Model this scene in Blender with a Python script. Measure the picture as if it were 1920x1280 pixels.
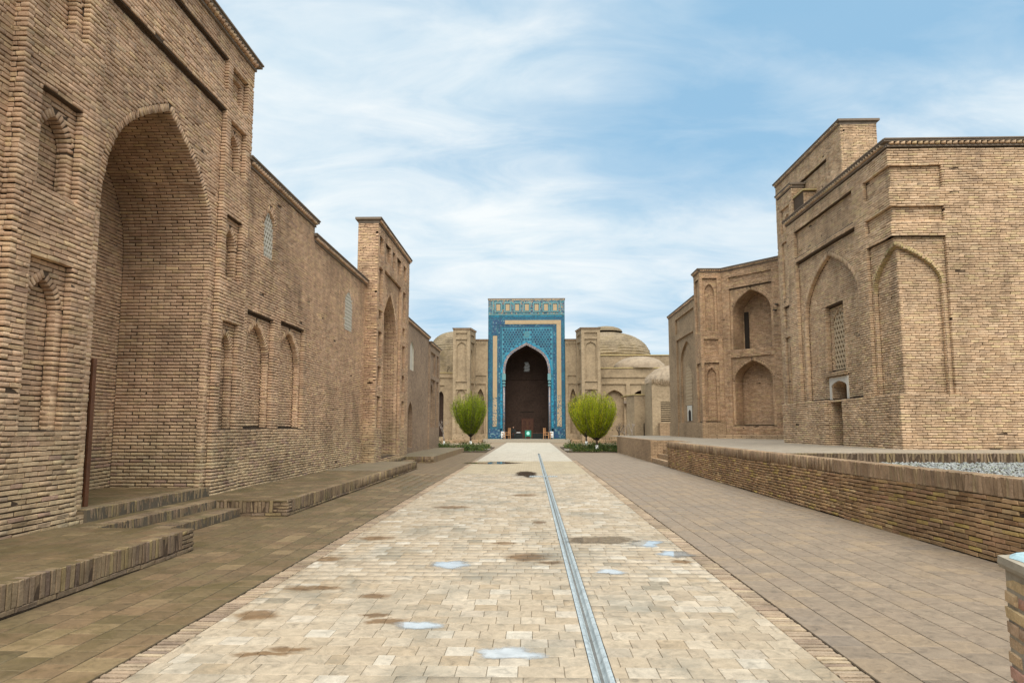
import bpy, bmesh, math, random
import numpy as np
from mathutils import Vector, Matrix
from mathutils.geometry import tessellate_polygon

random.seed(7); rng = np.random.default_rng(7)
scene = bpy.context.scene
for o in list(bpy.data.objects): bpy.data.objects.remove(o, do_unlink=True)
col = scene.collection

# ------------------------------------------------------------------ camera
PITCH = math.radians(6.0); YAW = math.atan(36 / 1280 * math.cos(PITCH)); CAMZ = 1.6
cam_d = bpy.data.cameras.new('camera'); cam = bpy.data.objects.new('camera', cam_d); col.objects.link(cam)
cam.location = (0, 0, CAMZ); cam.rotation_euler = (math.pi / 2 + PITCH, 0, YAW)
cam_d.lens = 24; cam_d.sensor_width = 36; cam_d.shift_y = 26.5 / 1920; cam_d.clip_end = 3000; cam_d.clip_start = .05
scene.camera = cam

# ------------------------------------------------------------------ world
W = bpy.data.worlds.new('World'); scene.world = W; W.use_nodes = True
nt = W.node_tree; nt.nodes.clear()
def N_(tree, typ, **kw):
    n = tree.nodes.new(typ)
    for k, v in kw.items():
        if k.startswith('i_'):
            key = k[2:]; key = int(key) if key.isdigit() else key.replace('_', ' ')
            n.inputs[key].default_value = v
        else: setattr(n, k, v)
    return n
def L_(tree, a, b): tree.links.new(a, b)
def math_(tree, op, a, b=None, c=None, clamp=False):
    n = tree.nodes.new('ShaderNodeMath'); n.operation = op; n.use_clamp = clamp
    for i, v in enumerate((a, b, c)):
        if v is None: continue
        if isinstance(v, (int, float)): n.inputs[i].default_value = v
        else: tree.links.new(v, n.inputs[i])
    return n.outputs[0]
def mix_(tree, fac, a, b, blend='MIX'):
    n = tree.nodes.new('ShaderNodeMix'); n.data_type = 'RGBA'; n.blend_type = blend
    for key, v in ((0, fac), (6, a), (7, b)):
        if isinstance(v, (int, float)): n.inputs[key].default_value = v
        elif isinstance(v, tuple): n.inputs[key].default_value = v if len(v) == 4 else v + (1,)
        else: tree.links.new(v, n.inputs[key])
    return n.outputs[2]
def ramp_(tree, fac, stops, interp='LINEAR'):
    n = tree.nodes.new('ShaderNodeValToRGB'); cr = n.color_ramp; cr.interpolation = interp
    while len(cr.elements) < len(stops): cr.elements.new(.5)
    for e, (p, c) in zip(cr.elements, stops):
        e.position = p
        c = (c, c, c) if isinstance(c, (int, float)) else c
        e.color = tuple(c) + (1,)
    tree.links.new(fac, n.inputs[0]); return n.outputs[0]

sky = N_(nt, 'ShaderNodeTexSky'); sky.sky_type = 'NISHITA'; sky.sun_disc = False
SUN_EL = math.radians(58); SUN_AZ = math.radians(172)
sky.sun_elevation = SUN_EL; sky.sun_rotation = SUN_AZ; sky.air_density = 1.0; sky.dust_density = 1.5; sky.ozone_density = 1.3
tc = N_(nt, 'ShaderNodeTexCoord'); sp = N_(nt, 'ShaderNodeSeparateXYZ'); L_(nt, tc.outputs['Generated'], sp.inputs[0])
zz = math_(nt, 'ADD', math_(nt, 'MAXIMUM', sp.outputs[2], 0.0), .28)
px = math_(nt, 'DIVIDE', sp.outputs[0], zz); py = math_(nt, 'DIVIDE', sp.outputs[1], zz)
cb = N_(nt, 'ShaderNodeCombineXYZ'); L_(nt, px, cb.inputs[0]); L_(nt, py, cb.inputs[1])
mp = N_(nt, 'ShaderNodeMapping'); mp.inputs['Rotation'].default_value = (0, 0, math.radians(-28)); mp.inputs['Scale'].default_value = (.75, 1.5, 1); mp.inputs['Location'].default_value = (3.1, 1.7, 0)
L_(nt, cb.outputs[0], mp.inputs[0])
n1 = N_(nt, 'ShaderNodeTexNoise', i_Scale=1.0, i_Detail=7.0, i_Roughness=.52, i_Distortion=.35); L_(nt, mp.outputs[0], n1.inputs['Vector'])
n2 = N_(nt, 'ShaderNodeTexNoise', i_Scale=4.5, i_Detail=6.0, i_Roughness=.6, i_Distortion=.6); L_(nt, mp.outputs[0], n2.inputs['Vector'])
cf = math_(nt, 'ADD', math_(nt, 'MULTIPLY', n1.outputs[0], .8), math_(nt, 'MULTIPLY', n2.outputs[0], .2))
hz = math_(nt, 'MULTIPLY', math_(nt, 'SUBTRACT', 1.0, math_(nt, 'MULTIPLY', sp.outputs[2], 1.9), clamp=True), .14)
cf = math_(nt, 'ADD', cf, hz)
# broad cloud banks and clear patches of this sky (direction, tightness, amount)
for dd_, kk, aa in [((-0.2588, 0.8948, 0.3639), 18, 0.1), ((-0.0741, 0.9797, 0.1864), 40, 0.06), ((0.1745, 0.9241, 0.3401), 60, -0.06), ((0.4956, 0.7621, 0.4166), 12, -0.05), ((-0.2946, 0.8139, 0.5007), 40, -0.05), ((0.2734, 0.8799, 0.3886), 80, -0.02), ((0.075, 0.8588, 0.5068), 30, 0.03), ((0.0809, 0.9731, 0.2157), 90, 0.04), ((-0.1359, 0.9766, 0.1665), 500, -0.12), ((0.0042, 0.9134, 0.4069), 60, 0.04)]:
    dn = N_(nt, 'ShaderNodeVectorMath'); dn.operation = 'DOT_PRODUCT'; L_(nt, tc.outputs['Generated'], dn.inputs[0]); dn.inputs[1].default_value = dd_
    cf = math_(nt, 'ADD', cf, math_(nt, 'MULTIPLY', math_(nt, 'POWER', math_(nt, 'MAXIMUM', dn.outputs['Value'], 0.0), float(kk)), aa))
cfr = ramp_(nt, cf, [(.41, .08), (.51, .38), (.61, .80), (.71, .97)])
skyc = mix_(nt, 1.0, sky.outputs[0], (1.05, 1.15, 1.12, 1), 'MULTIPLY')
SKYBASE = (1.58, 3.0, 4.32, 1)
skyb = mix_(nt, .88, skyc, SKYBASE)
cloud = ramp_(nt, n2.outputs[0], [(.3, (3.9, 4.7, 5.2)), (.7, (5.3, 5.55, 5.6))])
skym = mix_(nt, cfr, skyb, cloud)
bg = N_(nt, 'ShaderNodeBackground', i_Strength=.1); L_(nt, skym, bg.inputs[0])
wo = N_(nt, 'ShaderNodeOutputWorld'); L_(nt, bg.outputs[0], wo.inputs[0])

# ------------------------------------------------------------------ sun
sd = bpy.data.lights.new('sun', 'SUN'); so = bpy.data.objects.new('sun', sd); col.objects.link(so)
sd.energy = 3.0; sd.angle = math.radians(70); sd.color = (1.0, .93, .82)
sdir = Vector((math.sin(SUN_AZ) * math.cos(SUN_EL), math.cos(SUN_AZ) * math.cos(SUN_EL), math.sin(SUN_EL)))
so.rotation_euler = sdir.to_track_quat('Z', 'Y').to_euler()

scene.view_settings.view_transform = 'Standard'; scene.view_settings.look = 'None'
scene.view_settings.exposure = 0.85; scene.view_settings.gamma = 1.0; scene.view_settings.use_curve_mapping = False
scene.render.engine = 'CYCLES'

# ------------------------------------------------------------------ materials
def new_mat(name, rough=.9, spec=.25):
    m = bpy.data.materials.new(name); m.use_nodes = True; t = m.node_tree
    b = t.nodes['Principled BSDF']; b.inputs['Roughness'].default_value = rough
    b.inputs['Specular IOR Level'].default_value = spec
    return m, t, b
def pos_(t):
    return N_(t, 'ShaderNodeNewGeometry').outputs['Position']
def noise_(t, vec, scale, detail=4.0, rough=.6, dist=0.0):
    n = N_(t, 'ShaderNodeTexNoise', i_Scale=scale, i_Detail=detail, i_Roughness=rough, i_Distortion=dist); L_(t, vec, n.inputs['Vector']); return n.outputs[0]
def bump_(t, b, h, strength, dist=.01):
    n = N_(t, 'ShaderNodeBump', i_Strength=strength, i_Distance=dist); L_(t, h, n.inputs['Height']); L_(t, n.outputs[0], b.inputs['Normal'])
def rnd_(t):
    a = N_(t, 'ShaderNodeAttribute'); a.attribute_name = 'rnd'
    o = N_(t, 'ShaderNodeObjectInfo')
    return math_(t, 'FRACT', math_(t, 'ADD', a.outputs['Fac'], o.outputs['Random']))
def hi_(stops, k):
    return [(p, tuple(v * k for v in c)) for p, c in stops]

def brick_mat(name, stops, base_stops=None, zblend=(1.2, 2.4), gain=1.0, stain=.35, rough=.92, green=0.0, patches=None):
    """weathered brick: per-brick colour, mineral speckle, large soft dirt areas"""
    m, t, b = new_mat(name, rough)
    p = pos_(t); r = rnd_(t)
    c = ramp_(t, r, hi_(stops, gain))
    if base_stops:
        c2 = ramp_(t, r, hi_(base_stops, gain))
        s = N_(t, 'ShaderNodeSeparateXYZ'); L_(t, p, s.inputs[0])
        wob = math_(t, 'MULTIPLY', math_(t, 'SUBTRACT', noise_(t, p, .9, 3.0), .5), 1.6)
        z = math_(t, 'ADD', s.outputs[2], wob)
        f = N_(t, 'ShaderNodeMapRange'); L_(t, z, f.inputs[0]); f.inputs[1].default_value = zblend[0]; f.inputs[2].default_value = zblend[1]
        c = mix_(t, f.outputs[0], c2, c)
    big = noise_(t, p, .55, 5.0, .6); mid = noise_(t, p, 5.0, 5.0, .65); fine = noise_(t, p, 70.0, 3.0, .7)
    c = mix_(t, 1.0, c, ramp_(t, big, [(.3, 1 - stain), (.55, 1.0), (.8, 1.1)]), 'MULTIPLY')
    c = mix_(t, 1.0, c, ramp_(t, mid, [(.25, .66), (.5, 1.0), (.75, 1.18)]), 'MULTIPLY')
    strk = N_(t, 'ShaderNodeMapping'); strk.inputs['Scale'].default_value = (1.6, 1.6, .22); L_(t, p, strk.inputs[0])
    c = mix_(t, 1.0, c, ramp_(t, noise_(t, strk.outputs[0], 1.1, 6.0, .65), [(.32, .74), (.5, 1.0), (.7, 1.10)]), 'MULTIPLY')
    c = mix_(t, 1.0, c, ramp_(t, fine, [(.25, .78), (.5, 1.0), (.75, 1.15)]), 'MULTIPLY')
    if green:
        g = ramp_(t, noise_(t, p, 1.3, 5.0, .65), [(.52, 0.0), (.68, green)])
        c = mix_(t, g, c, (.13, .12, .04))
    L_(t, c, b.inputs['Base Color'])
    med = noise_(t, p, 24.0, 4.0, .6)
    bump_(t, b, math_(t, 'ADD', math_(t, 'MULTIPLY', med, .9), math_(t, 'MULTIPLY', fine, .4)), .9, .014)
    return m

PAL_L = [(0, (0.465, 0.293, 0.182)), (.2, (0.554, 0.364, 0.228)), (.4, (0.516, 0.334, 0.216)), (.55, (0.604, 0.412, 0.262)), (.7, (0.541, 0.369, 0.216)), (.85, (0.578, 0.376, 0.244)), (.97, (0.630, 0.440, 0.248)), (1, (0.415, 0.262, 0.178))]
PAL_LB = [(0, (0.444, 0.311, 0.180)), (.2, (0.563, 0.407, 0.238)), (.4, (0.498, 0.346, 0.212)), (.6, (0.583, 0.436, 0.262)), (.75, (0.392, 0.244, 0.174)), (.9, (0.583, 0.448, 0.262)), (1, (0.361, 0.234, 0.174))]
PAL_R = [(0, (0.496, 0.328, 0.194)), (.25, (0.589, 0.406, 0.251)), (.45, (0.543, 0.367, 0.229)), (.6, (0.636, 0.455, 0.291)), (.75, (0.520, 0.356, 0.229)), (.9, (0.602, 0.444, 0.246)), (.97, (0.612, 0.444, 0.274)), (1, (0.428, 0.288, 0.194))]
PAL_W = [(0, (0.270, 0.156, 0.080)), (.15, (0.391, 0.250, 0.125)), (.3, (0.324, 0.194, 0.102)), (.45, (0.445, 0.281, 0.148)), (.6, (0.284, 0.188, 0.102)), (.72, (.40, .23, .13)), (.8, (0.473, 0.338, 0.114)), (.92, (0.365, 0.225, 0.131)), (1, (0.500, 0.350, 0.182))]
PAL_S = [(0, (.17, .115, .075)), (.2, (.24, .17, .10)), (.4, (.19, .135, .09)), (.55, (.27, .195, .11)), (.7, (.21, .15, .10)), (.85, (.28, .205, .10)), (.94, (.16, .11, .08)), (1, (.24, .17, .11))]
M = {}
M['brick_l'] = brick_mat('weathered_brick', PAL_L, PAL_LB, (1.0, 2.1))
M['brick_r'] = brick_mat('sand_brick', PAL_R, gain=.98, stain=.25)
M['brick_w'] = brick_mat('retaining_brick', PAL_W, gain=1.05, stain=.35)
M['brick_s'] = brick_mat('soldier_brick', PAL_S, gain=1.15, stain=.3, green=.45)
M['brick_c'] = brick_mat('coping_brick', [(0, (0.286, 0.193, 0.116)), (.3, (0.341, 0.231, 0.143)), (.6, (0.308, 0.209, 0.132)), (.85, (0.374, 0.270, 0.154)), (1, (0.242, 0.165, 0.110))], stain=.2)
M['brick_y'] = brick_mat('pillar_brick', [(0, (0.487, 0.246, 0.182)), (.3, (0.626, 0.439, 0.243)), (.5, (0.574, 0.307, 0.234)), (.7, (0.696, 0.509, 0.263)), (1, (0.452, 0.289, 0.203))], stain=.3)

M['brick_v'] = brick_mat('yellow_voussoir', [(0, (.40, .30, .14)), (.5, (.48, .375, .18)), (1, (.42, .31, .17))], stain=.2)
M['brick_r2'] = brick_mat('sand_brick_far', [(p, (c[0] * .88, c[1] * .83, c[2] * .80)) for p, c in PAL_R], stain=.28)
M['brick_e'] = brick_mat('edging_brick_clay', [(0, (0.274, 0.197, 0.140)), (.3, (0.392, 0.301, 0.210)), (.6, (0.323, 0.235, 0.160)), (.85, (0.431, 0.334, 0.220)), (1, (0.235, 0.174, 0.130))], stain=.35)

def plain(name, colr, rough=.85, noise=.2, scale=6.0, bump=.3, spec=.3, metal=0.0):
    m, t, b = new_mat(name, rough, spec); p = pos_(t)
    n = noise_(t, p, scale, 6.0, .65); f = noise_(t, p, scale * 11, 3.0, .7)
    c = mix_(t, 1.0, tuple(colr), ramp_(t, n, [(.25, 1 - noise), (.5, 1.0), (.75, 1 + noise * .7)]), 'MULTIPLY')
    c = mix_(t, 1.0, c, ramp_(t, f, [(.25, 1 - noise * .6), (.75, 1 + noise * .5)]), 'MULTIPLY')
    L_(t, c, b.inputs['Base Color']); b.inputs['Metallic'].default_value = metal
    bump_(t, b, math_(t, 'ADD', n, math_(t, 'MULTIPLY', f, .3)), bump, .01); return m
M['mortar'] = plain('mortar', (.08, .053, .033), .98, .35, 9)
M['mortar_pale'] = plain('mortar_pale', (.085, .056, .034), .98, .3, 9)
M['slab'] = plain('cornice_slab', (.20, .155, .115), .9, .3, 4)
M['cap_yellow'] = plain('yellow_capping', (.46, .36, .17), .9, .2, 4)
M['plaster'] = plain('white_plaster', (.62, .57, .49), .9, .1, 5)
M['lattice'] = plain('lattice_plaster', (.50, .46, .38), .9, .12, 6)
M['lattice_tan'] = plain('lattice_terracotta', (.44, .33, .21), .9, .12, 6)
M['wood'] = plain('brown_wood', (.12, .05, .024), .55, .35, 5)
M['wood_pale'] = plain('pale_wood', (.42, .22, .10), .55, .3, 5)
M['wood_door'] = plain('door_wood', (.09, .035, .02), .6, .4, 4)
M['dark'] = plain('recess_shade', (.03, .022, .016), .95, .2, 4)  # near-black tone that paints shade inside openings and behind screens
M['soil'] = plain('garden_soil', (.075, .052, .032), .98, .5, 3, .8)
M['dust'] = plain('dusty_ground', (.26, .20, .135), .97, .25, .6)
M['bed'] = plain('paving_bed', (.12, .095, .065), .97, .3, 3)
M['white'] = plain('white_board', (.72, .74, .74), .5, .06, 5)
M['lime'] = plain('limewash', (.74, .73, .70), .9, .1, 14)
M['bark'] = plain('bark', (.10, .075, .055), .95, .4, 30)
M['bark_pale'] = plain('pale_bark', (.30, .25, .21), .9, .35, 30)
M['green'] = plain('green_paint', (.01, .16, .11), .45, .15, 5)
M['mint'] = plain('mint_paint', (.35, .72, .62), .5, .05, 5)
M['cloth_dark'] = plain('dark_cloth', (.018, .022, .02), .9, .3, 8)
M['skin'] = plain('skin', (.30, .17, .11), .6, .1, 8)
M['tan'] = plain('tan_plaster', (0.416, 0.308, 0.185), .9, .14, 3)
M['paint_blue'] = plain('pale_blue_paint', (.36, .50, .53), .55, .22, 12)
M['concrete'] = plain('concrete', (.34, .29, .22), .92, .25, 10)
M['sedum'] = plain('dome_plaster', (0.306, 0.238, 0.167), .95, .35, 2.0, .8)

def tex_brick(name, c1, c2, mortar, w=.26, h=.068, ms=.010, stain=.3, bump=.8, gain=1.0, yellow=0.0):
    m, t, b = new_mat(name, .93)
    uv = N_(t, 'ShaderNodeUVMap'); p = pos_(t)
    wv = N_(t, 'ShaderNodeVectorMath'); wv.operation = 'ADD'
    nz = N_(t, 'ShaderNodeTexNoise', i_Scale=2.0, i_Detail=2.0); L_(t, p, nz.inputs['Vector'])
    sc = N_(t, 'ShaderNodeVectorMath'); sc.operation = 'SCALE'; L_(t, nz.outputs['Color'], sc.inputs[0]); sc.inputs['Scale'].default_value = .03
    L_(t, uv.outputs[0], wv.inputs[0]); L_(t, sc.outputs[0], wv.inputs[1])
    br = N_(t, 'ShaderNodeTexBrick'); L_(t, wv.outputs[0], br.inputs['Vector'])
    for k, v in (('Scale', 1.0), ('Mortar Size', ms), ('Mortar Smooth', .4), ('Bias', 0.0), ('Brick Width', w), ('Row Height', h)): br.inputs[k].default_value = v
    br.inputs['Color1'].default_value = tuple(x * gain for x in c1) + (1,); br.inputs['Color2'].default_value = tuple(x * gain for x in c2) + (1,); br.inputs['Mortar'].default_value = tuple(mortar) + (1,)
    c = br.outputs['Color']
    big = noise_(t, p, .5, 6.0, .65); mid = noise_(t, p, 4.5, 5.0, .7)
    c = mix_(t, 1.0, c, ramp_(t, big, [(.3, 1 - stain), (.55, 1.0), (.8, 1.12)]), 'MULTIPLY')
    c = mix_(t, 1.0, c, ramp_(t, mid, [(.25, .68), (.5, 1.0), (.75, 1.2)]), 'MULTIPLY')
    if yellow:
        c = mix_(t, ramp_(t, noise_(t, p, .9, 6.0, .7), [(.45, 0.0), (.65, yellow)]), c, (.30, .22, .07))
    L_(t, c, b.inputs['Base Color'])
    bump_(t, b, math_(t, 'SUBTRACT', mid, br.outputs['Fac']), bump, .015); return m
M['tb_r'] = tex_brick('far_brick', (0.475, 0.326, 0.196), (0.389, 0.265, 0.157), (0.184, 0.122, 0.069))
M['tb_l'] = tex_brick('far_brick_left', (0.428, 0.302, 0.196), (0.347, 0.238, 0.162), (0.173, 0.119, 0.078))
M['tb_f'] = tex_brick('court_brick', (.42, .32, .205), (.36, .27, .17), (.22, .16, .10), w=.27, h=.075, ms=.008, bump=.5)
M['tb_d'] = tex_brick('dome_brick', (.40, .31, .20), (.30, .235, .15), (.16, .12, .08), w=.3, h=.11, ms=.012, stain=.5, bump=1.6, yellow=.2)
M['tb_i'] = tex_brick('shaded_recess_brick', (0.084, 0.051, 0.037), (0.068, 0.042, 0.031), (0.031, 0.022, 0.016), w=.27, h=.09, ms=.012)  # brick colour darkened to carry the shade of deep recesses

def tile_mat(name, stops, stain_col, stain=.6, rough=.75, gain=1.0, sx=.9, spots=()):
    m, t, b = new_mat(name, rough, .35); p = pos_(t); r = rnd_(t)
    c = ramp_(t, r, hi_(stops, gain))
    w = N_(t, 'ShaderNodeMapping'); w.inputs['Scale'].default_value = (1.0, .45, 1); L_(t, p, w.inputs[0])
    # vein pattern shifted per tile
    cmb = N_(t, 'ShaderNodeCombineXYZ'); L_(t, math_(t, 'MULTIPLY', r, 37.0), cmb.inputs[2])
    va = N_(t, 'ShaderNodeVectorMath'); va.operation = 'ADD'; L_(t, p, va.inputs[0]); L_(t, cmb.outputs[0], va.inputs[1])
    vein = noise_(t, va.outputs[0], 7.0, 8.0, .7, 1.4)
    c = mix_(t, 1.0, c, ramp_(t, vein, [(.3, .55), (.44, .90), (.55, 1.05), (.72, 1.28)]), 'MULTIPLY')
    big = noise_(t, p, sx, 7.0, .68, .4)
    c = mix_(t, ramp_(t, big, [(.50, 0.0), (.64, stain)]), c, stain_col)
    mid = noise_(t, va.outputs[0], 3.2, 6.0, .7, .8)
    c = mix_(t, ramp_(t, mid, [(.56, 0.0), (.70, stain * .8)]), c, tuple(x * .75 for x in stain_col))
    fine = noise_(t, p, 90.0, 3.0, .7)
    c = mix_(t, 1.0, c, ramp_(t, fine, [(.25, .85), (.75, 1.12)]), 'MULTIPLY')
    if spots:
        wn = N_(t, 'ShaderNodeTexNoise', i_Scale=5.0, i_Detail=5.0, i_Roughness=.65); L_(t, p, wn.inputs['Vector'])
        wv = N_(t, 'ShaderNodeVectorMath'); wv.operation = 'MULTIPLY_ADD'; L_(t, wn.outputs['Color'], wv.inputs[0]); wv.inputs[1].default_value = (.32, .32, 0); L_(t, p, wv.inputs[2])
        tot = None
        for (sx_, sy_, rx, ry) in spots:
            mp = N_(t, 'ShaderNodeMapping'); mp.inputs['Location'].default_value = (-(sx_ + .16) / rx, -(sy_ + .16) / ry, 0); mp.inputs['Scale'].default_value = (1 / rx, 1 / ry, 0); L_(t, wv.outputs[0], mp.inputs[0])
            ln = N_(t, 'ShaderNodeVectorMath'); ln.operation = 'LENGTH'; L_(t, mp.outputs[0], ln.inputs[0])
            m1 = math_(t, 'SUBTRACT', 1.25, ln.outputs['Value'], clamp=True); tot = m1 if tot is None else math_(t, 'MAXIMUM', tot, m1)
        f_ = ramp_(t, tot, [(.0, 0.0), (.35, .55), (.6, .9)]); c = mix_(t, f_, c, mix_(t, 1.0, c, (.42, .30, .18), 'MULTIPLY'))
    L_(t, c, b.inputs['Base Color'])
    rr = N_(t, 'ShaderNodeMapRange'); L_(t, big, rr.inputs[0]); rr.inputs[1].default_value = .4; rr.inputs[2].default_value = .65; rr.inputs[3].default_value = rough; rr.inputs[4].default_value = rough - .25
    L_(t, rr.outputs[0], b.inputs['Roughness'])
    bump_(t, b, math_(t, 'ADD', vein, math_(t, 'MULTIPLY', fine, .4)), .35, .006); return m
STAINS = [(1.80, 8.45, .12, .11), (-.05, 8.7, .28, .26), (.2, 8.35, .16, .10), (-1.22, 5.85, .16, .09), (-1.50, 6.70, .15, .11), (-1.35, 6.05, .12, .08), (-2.25, 10.1, .25, .2), (-2.5, 8.5, .2, .15), (-2.38, 6.0, .22, .16), (-1.9, 5.0, .22, .07), (-1.75, 5.12, .16, .07), (-.38, 9.7, .17, .12), (.13, 11.8, .10, .22), (-2.2, 7.0, .3, .1), (-.16, 16.5, .3, .3), (-1.6, 14.0, .35, .25)]
M['tile_pale'] = tile_mat('sandstone_tile', [(0, (0.349, 0.274, 0.189)), (.15, (0.427, 0.348, 0.250)), (.4, (0.388, 0.309, 0.214)), (.6, (0.470, 0.392, 0.291)), (.78, (0.359, 0.274, 0.178)), (.92, (0.504, 0.446, 0.357)), (.97, (0.427, 0.353, 0.265)), (1, (0.262, 0.221, 0.158))], (0.228, 0.201, 0.148), .7, spots=[(p[0], p[1], p[2], p[3]) for p in STAINS])
M['tile_r'] = tile_mat('right_paver', [(0, (0.229, 0.174, 0.121)), (.3, (0.263, 0.200, 0.139)), (.6, (0.246, 0.185, 0.129)), (.85, (0.290, 0.213, 0.137)), (1, (0.219, 0.171, 0.126))], (0.219, 0.169, 0.123), .35)
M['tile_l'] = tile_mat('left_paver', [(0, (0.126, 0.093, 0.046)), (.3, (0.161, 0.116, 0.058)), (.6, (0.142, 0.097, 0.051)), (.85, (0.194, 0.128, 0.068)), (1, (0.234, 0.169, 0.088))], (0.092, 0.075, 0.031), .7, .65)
M['tile_t'] = tile_mat('terrace_paver', [(0, (0.281, 0.230, 0.170)), (.5, (0.340, 0.281, 0.212)), (1, (0.306, 0.255, 0.187))], (0.238, 0.196, 0.145), .4)

def sheet_mat(name, c1, c2, mortar, w, h, ms, swap=False, gain=1.0, stain=.3, stain_col=(.2, .16, .1), off=.5):
    m, t, b = new_mat(name, .8, .3); p = pos_(t)
    s = N_(t, 'ShaderNodeSeparateXYZ'); L_(t, p, s.inputs[0]); cm = N_(t, 'ShaderNodeCombineXYZ')
    L_(t, s.outputs[1 if swap else 0], cm.inputs[0]); L_(t, s.outputs[0 if swap else 1], cm.inputs[1])
    br = N_(t, 'ShaderNodeTexBrick'); br.offset = off; L_(t, cm.outputs[0], br.inputs['Vector'])
    for k, v in (('Scale', 1.0), ('Mortar Size', ms), ('Mortar Smooth', .3), ('Bias', 0.0), ('Brick Width', w), ('Row Height', h)): br.inputs[k].default_value = v
    br.inputs['Color1'].default_value = tuple(c1) + (1,); br.inputs['Color2'].default_value = tuple(c2) + (1,); br.inputs['Mortar'].default_value = tuple(mortar) + (1,)
    c = br.outputs['Color']
    c = mix_(t, 1.0, c, ramp_(t, noise_(t, p, 2.2, 6.0, .7, .6), [(.3, .8), (.5, 1.0), (.7, 1.14)]), 'MULTIPLY')
    c = mix_(t, ramp_(t, noise_(t, p, .5, 6.0, .65), [(.5, 0.0), (.68, stain)]), c, stain_col)
    L_(t, c, b.inputs['Base Color']); bump_(t, b, math_(t, 'SUBTRACT', 1.0, br.outputs['Fac']), .4, .006); return m
M['sheet_pale'] = sheet_mat('sandstone_far', (0.421, 0.353, 0.244), (0.363, 0.297, 0.200), (0.227, 0.181, 0.115), .2, .2, .006, stain=.3, stain_col=(0.278, 0.232, 0.160))
M['sheet_white'] = sheet_mat('pale_stone_far', (0.471, 0.428, 0.348), (0.416, 0.372, 0.299), (0.314, 0.270, 0.210), .3, .3, .006, stain=.3, stain_col=(0.353, 0.310, 0.243))
M['sheet_r'] = sheet_mat('paver_far_right', (0.272, 0.212, 0.153), (0.235, 0.183, 0.134), (0.141, 0.108, 0.079), .27, .27, .009, swap=True, stain_col=(0.281, 0.235, 0.176))
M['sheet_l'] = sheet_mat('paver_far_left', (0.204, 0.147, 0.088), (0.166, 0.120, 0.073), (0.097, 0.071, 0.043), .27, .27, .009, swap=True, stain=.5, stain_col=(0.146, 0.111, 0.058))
M['sheet_t'] = sheet_mat('terrace_far', (0.299, 0.251, 0.190), (0.262, 0.217, 0.165), (0.165, 0.134, 0.097), .27, .27, .009, swap=True, stain_col=(0.315, 0.269, 0.217))
M['sheet_pl'] = sheet_mat('platform_top', (.22, .175, .11), (.18, .14, .09), (.11, .09, .06), .27, .27, .008, stain=.6, stain_col=(.15, .13, .06))

def mosaic(name, cols, cell=.14, pale=None):
    """glazed mosaic: small squares of several glazes on the x/z plane"""
    m, t, b = new_mat(name, .38, .5); p = pos_(t)
    q = N_(t, 'ShaderNodeVectorMath'); q.operation = 'SNAP'; L_(t, p, q.inputs[0]); q.inputs[1].default_value = (cell, 50, cell)
    wn = N_(t, 'ShaderNodeTexWhiteNoise'); L_(t, q.outputs[0], wn.inputs['Vector'])
    c = ramp_(t, wn.outputs['Value'], cols, 'LINEAR')
    c = mix_(t, 1.0, c, ramp_(t, noise_(t, p, .8, 4.0), [(.3, .8), (.7, 1.2)]), 'MULTIPLY')
    L_(t, c, b.inputs['Base Color']); return m
TEAL = (.012, .105, .155); BLUE = (.015, .045, .115); TURQ = (.02, .19, .27); NAVY = (.008, .02, .07); PALE = (.14, .24, .26); SAND = (.36, .26, .15)
M['mos_border'] = mosaic('mosaic_border', [(0, TEAL), (.3, (.014, .075, .14)), (.55, TEAL), (.75, (.016, .15, .21)), (.9, BLUE), (1, (.05, .16, .2))], .1)
M['mos_blue'] = mosaic('mosaic_blue', [(0, (.014, .045, .105)), (.4, (.018, .065, .13)), (.65, TEAL), (.8, (.02, .04, .14)), (.93, PALE)], .12)
M['mos_turq'] = mosaic('mosaic_turquoise', [(0, (.012, .19, .31)), (.5, (.015, .24, .37)), (.8, TEAL)], .12)
M['mos_frieze'] = mosaic('mosaic_frieze', [(0, BLUE), (.25, SAND), (.42, TEAL), (.6, PALE), (.75, NAVY), (.9, (.05, .20, .22))], .13)
M['mos_hexbg'] = mosaic('mosaic_ground', [(0, (.05, .20, .27)), (.5, (.075, .25, .31)), (.8, TURQ)], .1)
M['mos_hex'] = mosaic('mosaic_hexagon', [(0, (.010, .05, .10)), (.5, (.012, .085, .14)), (.8, (.01, .03, .075))], .35)
M['mos_sand'] = mosaic('mosaic_sand', [(0, SAND), (.6, (.42, .32, .2)), (.85, (.10, .14, .15))], .1)
M['mos_trim'] = mosaic('mosaic_trim', [(0, (.22, .17, .17)), (.3, (.28, .22, .20)), (.6, (.05, .10, .19)), (.85, (.33, .27, .22))], .1)
M['glaze_pale'] = plain('pale_glaze', (.14, .28, .29), .4, .2, 3)
M['hex_dot'] = M['mos_hex']

def leafmat(name, stops, trans=.3):
    m, t, b = new_mat(name, .6, .3); r = rnd_(t); p = pos_(t)
    c = ramp_(t, r, stops)
    c = mix_(t, 1.0, c, ramp_(t, noise_(t, p, 1.6, 3.0), [(.3, .7), (.7, 1.25)]), 'MULTIPLY')
    L_(t, c, b.inputs['Base Color'])
    tr = N_(t, 'ShaderNodeBsdfTranslucent'); L_(t, c, tr.inputs['Color'])
    ms = N_(t, 'ShaderNodeMixShader'); ms.inputs[0].default_value = trans
    out = t.nodes['Material Output']; L_(t, b.outputs[0], ms.inputs[1]); L_(t, tr.outputs[0], ms.inputs[2]); L_(t, ms.outputs[0], out.inputs[0]); return m
M['leaf'] = leafmat('willow_leaf', [(0, (.14, .20, .010)), (.35, (.30, .36, .012)), (.65, (.48, .48, .02)), (.85, (.62, .50, .03)), (1, (.14, .24, .012))], .45)
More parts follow.
